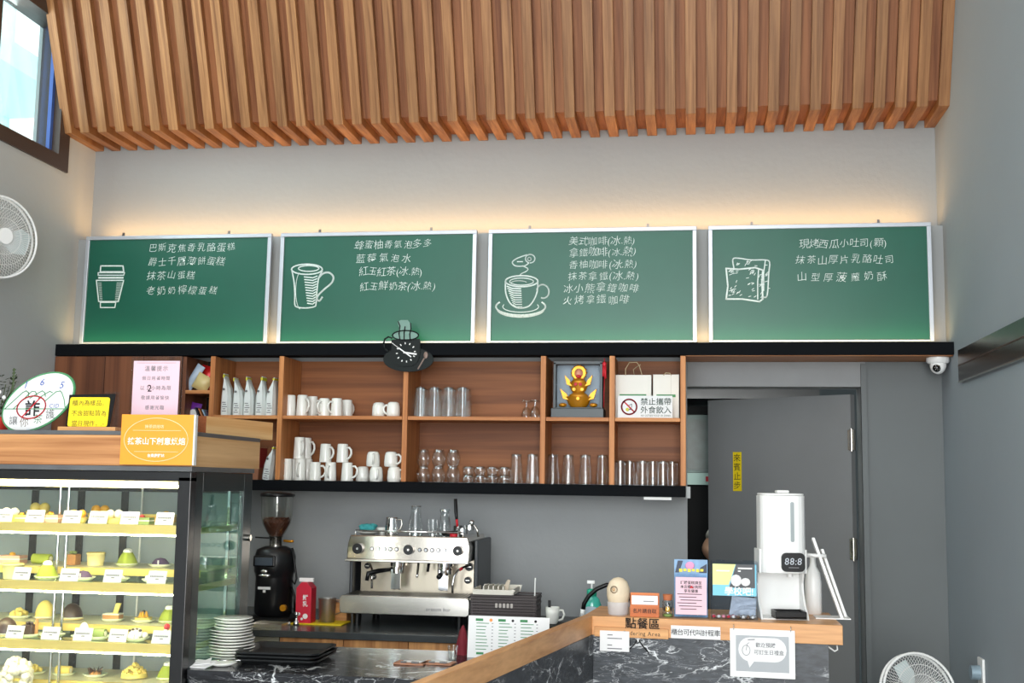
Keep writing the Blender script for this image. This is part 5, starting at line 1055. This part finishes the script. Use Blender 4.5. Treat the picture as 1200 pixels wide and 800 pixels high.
        b.build('chocolate_shard', M_['choc'], t); MB().sph((0, 0, .006), (.02, .02, .01), 12, 6).build('mousse', M_['brown'], t)
    elif kind == 'slab_biscuit': MB().boxc(-.032, .032, -.02, .02, 0, .02).build('sponge_slab', M_['brown'], t, .002); MB().boxc(-.032, .032, -.02, .02, .0205, .025).build('cream_layer', M_['cream'], t); MB().add([(.0, -.004, .025), (.018, -.004, .025), (.03, -.004, .062), (.012, -.004, .062), (.0, .004, .025), (.018, .004, .025), (.03, .004, .062), (.012, .004, .062)], [(0, 1, 2, 3), (7, 6, 5, 4), (1, 5, 6, 2), (0, 3, 7, 4), (2, 6, 7, 3)]).build('biscuit', M_['yellow'], t)
    elif kind == 'star': MB().cyl((0, 0, 0), .035, .016, 20).build('tart_base', M_['yellow'], t); b = MB(); [b.lathe([(.009, .017), (.001, .04)], 6, (.013*math.cos(a), .013*math.sin(a), 0), cap1=False) for a in (0, 1.25, 2.5, 3.75, 5)]; b.build('cream_peak', M_['orange'], t); MB().sph((0, 0, .04), (.007, .007, .005), 8, 5).build('dark_topping', M_['choc'], t)
    elif kind == 'long': MB().boxc(-.065, .065, -.025, .025, 0, .022).build('mousse_bar', M_['orange'], t, .002); MB().boxc(-.064, .064, -.024, .024, .0225, .029).build('cream_layer', M_['yellow'], t); MB().sph((.02, 0, .034), (.013, .01, .008), 10, 6).build('fruit_topping', M_['orange'], t)
    return t
L1, L2, L3, L4 = 'top lit shelf', 'second lit shelf', 'third lit shelf', 'lowest visible shelf'
cake('ball_tart', 12, 0, 0, 'cream ball tart at the outer end of the top lit shelf', False)
cake('slice_layer', 26, 0, 0, 'yellow layered slice at the front of the top lit shelf', False, .8)
cake('ball_tart', 46, 0, 1, 'tall pale yellow double ball tart on the top lit shelf', True, 1.2, 'yellow')
cake('slice_layer', 60, 0, 0, 'peach layered slice behind a price tag on the top shelf', False, .9, 'pink')
cake('ball_tart', 91, 0, 0, 'orange mango tart in the middle of the top lit shelf', False, .95, 'orange')
cake('ball_tart', 117, 0, 1, 'golden ball mousse tart at the back of the top lit shelf', True, 1.1, 'orange')
cake('ball_tart', 134, 0, 0, 'white cream ball tart right of the golden mousse tart', False, 1.0)
cake('slice_layer', 152, 0, 1, 'cream coloured slice at the back of the top lit shelf', False, .9, 'cream')
cake('slice_layer', 167, 0, 0, 'green layered slice at the front of the top lit shelf', False, .8, 'green')
cake('long', 189, 0, 1, 'long mango mousse bar at the frame end of the top lit shelf', False)
cake('slice_layer', 14, 1, 1, 'salmon pink layered cake at the back of the second shelf', False, 1.0, 'pink')
cake('roll', 49, 1, 1, 'matcha green roll cake at the back of the second shelf', False, 1.0, 'matcha')
cake('cube_leaf', 85, 1, 1, 'brown cube cake with leaf garnish on the second shelf', False)
cake('tub_cup', 112, 1, 1, 'pale yellow lidded dessert tub at the back of the second shelf', False, .95)
cake('mont_matcha', 149, 1, 1, 'matcha cone cake with white cream cap at the back of the second shelf')
cake('mont_purple', 188, 1, 1, 'dark purple taro cake at the back of the second shelf')
cake('tub_cup', 16, 1, 0, 'large yellow dessert tub at the front of the second shelf', False, 1.05)
cake('mont_matcha', 56, 1, 0, 'matcha cone cake with white cream cap at the front of the second shelf')
cake('mont_purple', 98, 1, 0, 'purple taro cake with a cream stick at the front of the second shelf')
cake('crumble', 138, 1, 0, 'flat white cream cake beside a price tag on the second shelf', True, .8, 'white')
cake('crumble', 182, 1, 0, 'white paper-wrapped cream cake at the frame end of the second shelf', True, 1.0, 'white')
cake('dome_yellow', 52, 2, 1, 'pale yellow glazed dome at the back of the third shelf', True, 1.1)
cake('dome_dark', 84, 2, 1, 'dark glazed dome at the back of the third shelf', True, 1.1)
cake('dome_dark', 8, 2, 0, 'dark chocolate dome at the outer front of the third shelf', True, 1.15)
cake('crumble', 22, 2, 1, 'torn yellow crumble cake at the back of the third shelf', True, 1.0, 'yellow')
cake('slab_biscuit', 132, 2, 1, 'brown slab cake with an upright biscuit on the third shelf')
cake('star', 168, 2, 1, 'yellow tart with golden cream peaks on the third shelf', True, .9)
cake('mont_matcha', 198, 2, 1, 'matcha cone cake beside the black frame on the third shelf')
cake('cube_leaf', 35, 2, 0, 'dark chocolate cube with a biscuit stick on the third shelf', True, .95, 'choc')
cake('shards', 62, 2, 0, 'chocolate shard mousse at the front of the third shelf')
cake('egg', 99, 2, 0, 'white oval cream quenelle at the front of the third shelf', True, 1.0)
cake('roll', 115, 2, 0, 'green roll cake at the front of the third shelf', True, .85)
cake('crumble', 161, 2, 0, 'cookie-flecked white cream cake on the third shelf', True, 1.1)
cake('crumble', 196, 2, 0, 'white cream cake with a strawberry on the third shelf', True, 1.1)
cake('crumble', 40, 3, 1, 'yellow fruit cake at the back of the lowest shelf', True, .9, 'yellow')
cake('roll', 75, 3, 1, 'yellow roll with green garnish on the lowest shelf', True, .8, 'yellow')
cake('shards', 112, 3, 1, 'cream cake with chocolate curls on the lowest shelf', True, 1.1)
cake('shaved', 158, 3, 1, 'mound of shaved yellow mango on the lowest shelf', True, 1.15)
cake('mont_matcha', 197, 3, 1, 'green cone cake beside the frame on the lowest shelf')
t = cake('shaved', 66, 3, 0, 'pale yellow crumble mound at the front of the lowest shelf', True, 1.05)
cake('crumble', 114, 3, 0, 'speckled white cookie cream cake at the front of the lowest shelf', True, .9)
cake('crumble', 158, 3, 0, 'dark berry cake at the front of the lowest shelf', True, .9, 'green')
o = MB(); rr = random.Random(2)
for k in range(70): a = rr.random()*6.28; c_ = rr.uniform(-1, 1); q = math.sqrt(1-c_*c_); o.sph((.048*q*math.cos(a), .032*q*math.sin(a), .062+.052*c_), rr.uniform(.013, .02), 7, 5, wob=.12)
t = empty('fluffy_cake', (at(19, 790, Y=4.04).x, 4.045, LV[3]-.003), 'large fluffy white cotton topped cake low in the display case', 'cake'); o.build('cotton_fluff', mat('fluffy_cream', (232, 224, 208), .95, noise=.14, scale=24, bump=1, bscale=120), t); MB().cyl((0, 0, 0), .045, .01, 20).build('cake_board', BRD, t)
# price tags
tg = None
for lv, xs in ((0, ((3, 1), (40, 1), (83, 1), (114, 1), (151, 1), (192, 1))), (1, ((24, 1), (80, 1), (131, 1), (183, 1))), (2, ((16, 1), (58, 1), (96, 1), (137, 1), (188, 1)))):
    for i, (px, _) in enumerate(xs):
        x = at(px, (605, 674, 744)[lv], Y=3.965).x
        lb = 'white price tag on the '+('top', 'second', 'third')[lv]+' gold shelf edge, '+(('outermost', 'second from outside', 'third from outside', 'fourth from outside', 'fifth from outside', 'beside the black frame')[i] if i < len(xs)-1 else 'beside the black frame')
        if tg is None:
            tg = empty('price_tag', (x, 3.966, LV[lv]-.001), lb, 'price tag', 'price tags on the cake shelves', rx=-.2)
            MB().add([(-.034, 0, 0), (.034, 0, 0), (.036, 0, .044), (-.03, 0, .044), (-.034, .002, 0), (.034, .002, 0), (.036, .002, .044), (-.03, .002, .044)], [(0, 1, 2, 3), (7, 6, 5, 4), (0, 4, 5, 1), (1, 5, 6, 2), (2, 6, 7, 3), (3, 7, 4, 0)]).build('tag_card', PAPER, tg)
            b = MB()
            for k in range(8): b.boxc(-.024+k*.0063, -.0195+k*.0063, -.001, -.0003, .022, .0275)
            b.boxc(-.004, .008, -.001, -.0003, .014, .0175); b.build('printed_line', INKG, tg)
        else: dup(tg, None, (x, 3.966, LV[lv]-.001), random.uniform(-.08, .08), lb)

# ------------------------------------------------------------ on top of the case
t = empty('oak_top_box', (0, 0, 0), 'long oak clad box on top of the cake display case', 'box')
MB().boxc(FX0, FX1-.002, FY0-.002, FY1+.06, 1.6365, 1.742).build('oak_cladding', wood('case_top_oak', (150, 96, 58), (214, 158, 106), 'x', .4, .8, .02), t, .001)
MB().boxc(FX1-.0018, FX1+.001, FY0-.002, FY1+.06, 1.6365, 1.742).build('oak_side', OAKY, t)
MB().boxc(FX0, FX1, FY0-.004, FY1+.062, 1.7425, 1.757).build('stone_top', GRAYM, t, .001)
ZX = 1.757
q = at(283, 500, Y=4.36)
t = empty('oak_plank', (-1.81, 4.27, ZX+.0005), 'thick oak plank with a dark walnut end lying on the case top box', 'plank', rz=math.radians(79.5))
MB().boxc(0, .49, 0, .066, 0, .073).build('plank_body', OAKY2, t, .002); MB().boxc(-.002, -.0005, 0, .066, 0, .073).build('walnut_end', wood('walnut_end', (120, 66, 40), (158, 94, 60), 'x', .4, .8, 0), t)
# orange sign
x0, x1 = at(141, 515, Y=3.87).x, at(226, 515, Y=3.87).x; W = x1-x0
z0 = at(183, 544.5, Y=3.87).z; z1 = at(183, 485.5, Y=3.87).z; Hh = z1-z0
t = empty('orange_sign', ((x0+x1)/2, 3.872, z0), 'orange sign with white characters in an oval on the front of the oak box', 'sign')
MB().boxc(-W/2, W/2, 0, .02, 0, Hh).build('sign_board', mat('orange_board', (240, 156, 42), .4, noise=.02), t, .001); MB().boxc(W/2+.0005, W/2+.006, 0, .02, 0, Hh).build('white_edge', WPL, t)
b = MB(); ring(b, -.002, Hh*.5, W*.44, Hh*.43, .0018, -.001, 48); b.stroke([(-W*.33, Hh*.68), (W*.33, Hh*.68)], .0012, -.001); b.stroke([(-W*.3, Hh*.26), (W*.3, Hh*.26)], .0012, -.001); b.build('oval_line', mat('cream_line', (250, 226, 180), .6), t)
write(t, '抹茶山下創意烘焙', WPL, 0, Hh*.47, .0265, -.0012, off=.012); write(t, '抹茶烘焙坊', mat('cream_line', (250, 226, 180), .6), -.01, Hh*.76, .014, -.0012); write(t, '台東鹿野站', WPL, 0, Hh*.185, .0125, -.0012, off=.02)
# pink notice
x0, x1 = at(156, 450, Y=4.12).x, at(210, 450, Y=4.12).x; W = x1-x0
t = empty('pink_notice', ((x0+x1)/2, 4.12, ZX), 'large pink notice in an acrylic frame behind the orange sign', 'notice')
Hh = at(180, 419, Y=4.12).z-ZX
MB().boxc(-W*.56, W*.56, 0, .004, 0, Hh+.006).boxc(-W*.5, W*.5, .0042, .07, 0, .004).build('acrylic_frame', ACR, t); MB().boxc(-W*.5, W*.5, -.003, -.001, .01, Hh-.012).build('pink_sheet', PINKP, t)
for k, (s_, sz) in enumerate((('溫馨提示', .021), ('假日用餐時間', .0165), ('以 2 小時為限', .018), ('敬請用餐愉快', .0165), ('感謝光臨', .017))): write(t, s_, INKG, 0, Hh-.04-k*.036, sz, -.0036, jit=.03, off=.008, sp=1.12)
b = MB(); b.stroke([(-W*.42, Hh*.93), (W*.42, Hh*.93)], .001, -.0034); b.build('border_line', INKG, t); write(t, '2', INK, -.022, Hh-.04-2*.036, .036, -.0042, off=.01)
# yellow sign
x0, x1 = at(79, 480, Y=3.98).x, at(133, 480, Y=3.98).x; W = x1-x0; Hh = .122
t = empty('yellow_sign', ((x0+x1)/2, 3.98, ZX+.001), 'yellow handwritten sign in a black frame on a small wooden base', 'sign')
MB().boxc(-W*.58, W*.66, -.035, .035, 0, .014).build('wooden_base', OAKX, t, .001); MB().prism([(-W*.5, .0145), (W*.44, .0145), (W*.54, Hh+.012), (-W*.46, Hh+.008)], -.006, .0).build('black_frame', BLKM, t, .001)
MB().prism([(p[0]+p[1]*.06, p[1]) for p in roundrect(W*.86, Hh*.86, .008, -.006, Hh*.56)], -.0085, -.0065).build('yellow_card', mat('bright_yellow', (246, 218, 24), .6), t); MB().boxc(W*.3, W*.6, .004, .006, .0145, Hh+.018).build('acrylic_back', ACR, t)
for k, s_ in enumerate(('櫃內為樣品，', '不含甜點皆為', '當日現作，:-')): write(t, s_, INK, 0.002-k*.002, Hh*.82-k*.036, .0225, -.0092, jit=.1, off=-.004, shear=.05)
# oval sign
cxy = at(44.5, 471, Y=4.03); t = empty('oval_sign', (cxy.x, 4.035, ZX+.001), 'oval white sign with green mountains, blue 165 and a red ban circle', 'sign')
zc_ = cxy.z-ZX; sc_ = (at(54.5, 471, Y=4.03).x-cxy.x)/10; ro = math.radians(30)
def OV(px, py): return ((px-44.5)*sc_, zc_+(471-py)*sc_)
def el(a_, b_): return [( (a_*math.cos(q)*math.cos(ro)-b_*math.sin(q)*math.sin(ro))*sc_, zc_+(a_*math.cos(q)*math.sin(ro)+b_*math.sin(q)*math.cos(ro))*sc_) for q in [2*PI*k/48 for k in range(48)]]
MB().prism(el(46, 27.5), -.004, .004).build('green_rim', mat('sign_green', (76, 146, 96), .5), t); MB().prism(el(44, 25.7), -.0055, -.0045).build('white_face', PAPER, t)
MB().boxc(-.03, .03, -.02, .03, 0, .008).build('foot', ACR, t)
b = MB()
for q in ([(6, 479), (78, 478.5)], [(6, 479), (26, 461), (30, 459), (33, 461), (33, 465)], [(16, 479), (34, 462), (37, 459.5), (41, 460), (43, 464)], [(35, 467), (45, 461), (49, 459), (52, 461), (53, 465)], [(45, 467), (55, 461), (58, 459.5), (61, 461)], [(53, 470), (65, 460), (70, 459), (72, 461), (75, 468), (77, 478)]): b.stroke([OV(*p) for p in q], .003, -.0057)
b.build('mountain_line', mat('sign_green', (76, 146, 96), .5), t)
b = MB(); c0 = OV(37.5, 477); ring(b, c0[0], c0[1], 17*sc_, 12*sc_, .0045, -.0078, rot=.25); b.stroke([OV(28, 487), OV(47, 467)], .004, -.0078); b.build('ban_circle', RED, t)
write(t, '詐', INK, OV(38.5, 0)[0], OV(0, 478)[1], .06, -.0068, off=.02)
for ch, (px, py) in zip('165', ((29, 452), (49, 449), (72, 452))): write(t, ch, BLUEI, *OV(px, py), .036, -.006, off=.004, shear=.3)
write(t, 'CID', BLUEI, *OV(64, 475), .022, -.006, shear=.2, sp=1.1)
for ch, (px, py), mm in zip('讓你茶護', ((17, 491), (30, 493), (46, 489), (60, 484)), (INK, mat('olive_ink', (110, 90, 70), .6), GREENI, INK)): write(t, ch, mm, *OV(px, py), .036, -.006, jit=.08, off=-.004)
# potted plant
p = at(-1, 500, Y=4.12); t = empty('potted_plant', (p.x-.01, 4.12, ZX+.001), 'small leafy plant with white flowers in a red pot behind the oval sign', 'plant')
MB().lathe([(.035, 0), (.046, .04), (.048, .055), (.04, .055), (.001, .05)], 20, cap1=False).build('red_pot', mat('red_pot', (186, 50, 40), .5), t)
rr = random.Random(9); b = MB(); fl = MB(); st = MB()
for k in range(10): a = rr.random()*6.28; st.tube([(0, 0, .05), (.03*math.cos(a), .03*math.sin(a), .1), (.06*math.cos(a), .06*math.sin(a), .17+rr.random()*.06)], .0016, 4)
st.tube([(.02, 0, .1), (.06, -.01, .16), (.062, -.01, .235)], .0018, 5); st.build('stem', mat('stem_green', (70, 84, 44), .7), t)
for k in range(150):
    a = rr.random()*6.28; r_ = rr.random()**.5*.075; z = .07+rr.random()*.14; x, y = r_*math.cos(a), r_*math.sin(a); d_ = rr.uniform(0, 6.28); u = Vector((math.cos(d_), math.sin(d_), rr.uniform(-.3, .8)))*.018; v = Vector((-math.sin(d_), math.cos(d_), .2))*.006
    c_ = Vector((x, y, z)); b.add([c_, c_+u*.5+v, c_+u, c_+u*.5-v], [(0, 1, 2, 3), (3, 2, 1, 0)])
for k in range(7): b.add([(.062, -.01, .15+k*.012), (.07, -.01, .162+k*.012), (.062, -.012, .168+k*.012), (.055, -.01, .16+k*.012)], [(0, 1, 2, 3), (3, 2, 1, 0)])
b.build('leaves', mat('dark_leaf', (58, 72, 44), .6, noise=.3, scale=40), t, kind='stuff')
for k in range(6): fl.sph((.03+rr.uniform(-.03, .03), -.06, .1+rr.random()*.06), (.008, .006, .008), 8, 6)
fl.build('white_flower', PAPER, t)

# ------------------------------------------------------------ fans
def fan(loc, R_, label, stand, rz, rx):
    t = empty('wall_fan' if stand == 'wall' else 'pedestal_fan', loc, label, 'fan', rz=rz, rx=rx)      # facing -y
    MB().tube([(R_*math.cos(2*PI*k/48), -.03, R_*math.sin(2*PI*k/48)) for k in range(48)], .0055, 8, True).tube([(R_*1.0*math.cos(2*PI*k/48), .0, R_*1.0*math.sin(2*PI*k/48)) for k in range(48)], .006, 8, True).build('outer_ring', WPL, t)
    b = MB()
    for k in range(72):
        a = 2*PI*k/72; c_, s_ = math.cos(a), math.sin(a)
        b.tube([(R_*.2*c_, -.062, R_*.2*s_), (R_*.75*c_, -.055, R_*.75*s_), (R_*c_, -.03, R_*s_)], .0011, 3).tube([(R_*c_, -.0, R_*s_), (R_*.75*c_, .05, R_*.75*s_), (R_*.25*c_, .06, R_*.25*s_)], .0011, 3)
    b.build('wire_grille', WPL, t, kind='stuff')
    b = MB()
    for q in (.45, .7): b.tube([(R_*q*math.cos(2*PI*k/36), -.059+.006*(q > .5), R_*q*math.sin(2*PI*k/36)) for k in range(36)], .0013, 4, True)
    b.cyl((0, -.068, 0), R_*.2, .01, 24, 'y'); b.build('grille_hub', WPL, t)
    for k in range(3):
        a0 = 2*PI*k/3; vs = []
        for (r_, da, yy) in ((.12, -.5, .012), (.55, -.62, .02), (.88, -.35, .016), (.9, .2, -.006), (.6, .5, -.022), (.14, .45, -.012)): vs.append((R_*r_*math.cos(a0+da), yy-.015, R_*r_*math.sin(a0+da)))
        vs += [(x, y+.002, z) for x, y, z in vs]; MB().add(vs, [(0, 1, 2, 3, 4, 5), (11, 10, 9, 8, 7, 6)]+[(i, i+6, (i+1) % 6+6, (i+1) % 6) for i in range(6)]).build('blade', mat('fan_blade', (210, 222, 222), .3), t)
    MB().cyl((0, .015, 0), .045, .1, 20, 'y').build('motor', WPL, t, .004); MB().cyl((0, -.05, 0), .02, .06, 14, 'y').build('spindle', WPL, t)
    return t
t = fan((at(-4, 278, Y=4.88).x, 4.88, at(-4, 278, Y=4.88).z), .185, 'white wall mounted fan with wire cage on the window side wall', 'wall', math.radians(66), 0)
MB().boxc(-.03, .03, .09, .16, -.16, .02).build('wall_bracket', WPL, t, .008)
fc = at(1074, 813, Y=5.05)
t = fan(fc, .155, 'white pedestal fan with wire cage in the far corner by the grey panel', 'floor', math.radians(20), math.radians(-16))
MB().tube([(0, .08, -.02), (0, .06, -.1), (0, -.12, -.45), (0, -.19, -.72)], .014, 10).build('pole', WPL, t)
MB().lathe([(.15, 0), (.14, .02), (.03, .04)], 28, (0, -.2, -.76)).build('base', WPL, t)
t.rotation_euler.x = math.radians(-16)
w_ = at(1152, 788, X=XR)
t = empty('wall_switch', (XR, w_.y, w_.z), 'white wall plate with a grey round fitting low on the side wall', 'switch')
MB().boxc(-.012, -.001, -.045, .045, -.06, .06).build('plate', WPL, t, .003); MB().cyl((-.05, .0, .0), .03, .037, 18, 'x').build('round_fitting', mat('blue_grey_fitting', (150, 170, 182), .3, .3), t)

# ------------------------------------------------------------ cook in the kitchen
SK = mat('skin', (206, 160, 132), .5, noise=.04); SHIRT = mat('white_shirt', (222, 218, 206), .8, noise=.04); TRS = mat('dark_trousers', (44, 46, 52), .8)
pr_ = empty('person', (.375, 6.95, 0), 'person in a white short sleeved shirt mostly hidden behind the grey door', 'person')
def skin(name, pts, edges, m, parent, sub=2):
    me = bpy.data.meshes.new(name); me.from_pydata([p[0] for p in pts], edges, []); me.materials.append(m)
    o = bpy.data.objects.new(name, me); C.objects.link(o); o.parent = parent
    md = o.modifiers.new('skin', 'SKIN'); md.use_smooth_shade = True
    if not me.skin_vertices: 
        bpy.context.view_layer.objects.active = o
    for i, p in enumerate(pts): me.skin_vertices[0].data[i].radius = (p[1], p[2] if len(p) > 2 else p[1])
    me.skin_vertices[0].data[0].use_root = True
    sb = o.modifiers.new('sub', 'SUBSURF'); sb.levels = sub; sb.render_levels = sub; return o
P_ = []; Ed = []
def nd(p, r, r2=None, to=None):
    P_.append((p, r, r2 or r)); i = len(P_)-1
    if to is not None: Ed.append((to, i))
    return i
pel = nd((0, 0, .93), .13, .1); sp1 = nd((0, 0, 1.1), .12, .09, pel); ch = nd((0, 0, 1.3), .14, .1, sp1); nk = nd((0, .0, 1.45), .05, .05, ch); hd = nd((0, -.01, 1.55), .075, .085, nk); tp = nd((0, 0, 1.66), .07, .08, hd)
for s_ in (-1, 1):
    kn = nd((s_*.1, 0, .86), .085, .085, pel); k2 = nd((s_*.11, -.01, .48), .055, .055, kn); an = nd((s_*.11, .02, .09), .035, .035, k2); ft = nd((s_*.12, -.12, .04), .035, .03, an)
    sh = nd((s_*.17, 0, 1.38), .055, .055, ch); el_ = nd((s_*.29, -.04, 1.23) if s_ < 0 else (s_*.24, .0, 1.12), .042, .042, sh); wr = nd((s_*.14, -.22, 1.12), .027, .03, el_); pm = nd((s_*.09, -.29, 1.1), .034, .02, wr)
    for f_ in range(5):
        a = (f_-2)*.014; ln = (.05, .07, .075, .07, .055)[f_]; b0 = nd((s_*.09+a*1.2, -.32, 1.1), .009, .009, pm); nd((s_*.09+a*1.5-s_*.01, -.32-ln*.6, 1.085), .008, .008, b0)
skin('body', P_, Ed, SK, pr_)
P_ = []; Ed = []
pel = nd((0, 0, .98), .15, .12); ch0 = nd((0, 0, 1.15), .14, .11, pel); ch = nd((0, 0, 1.32), .155, .118, ch0); tp = nd((0, 0, 1.41), .075, .07, ch)
for s_ in (-1, 1): sh = nd((s_*.18, 0, 1.375), .07, .07, ch); nd((s_*.265, -.03, 1.265) if s_ < 0 else (s_*.225, 0, 1.2), .062, .062, sh)
skin('shirt', P_, Ed, SHIRT, pr_)
P_ = []; Ed = []
pel = nd((0, 0, .95), .145, .115)
for s_ in (-1, 1): kn = nd((s_*.1, 0, .84), .1, .1, pel); k2 = nd((s_*.11, -.01, .48), .072, .072, kn); nd((s_*.11, .02, .12), .055, .055, k2)
skin('trousers', P_, Ed, TRS, pr_)
MB().sph((0, .012, 1.625), (.088, .1, .085), 18, 12, .35, 1).build('hair', BLKM, pr_)
for s_ in (-1, 1): MB().sph((s_*.03, -.088, 1.58), (.011, .006, .007), 10, 6).build('eye', INK, pr_); MB().sph((s_*.08, 0, 1.56), (.01, .018, .028), 10, 8).build('ear', SK, pr_)
MB().sph((0, -.1, 1.555), (.011, .016, .02), 10, 8).build('nose', SK, pr_); MB().sph((0, -.09, 1.515), (.022, .008, .006), 10, 6).build('mouth', mat('lips', (176, 104, 96), .5), pr_)
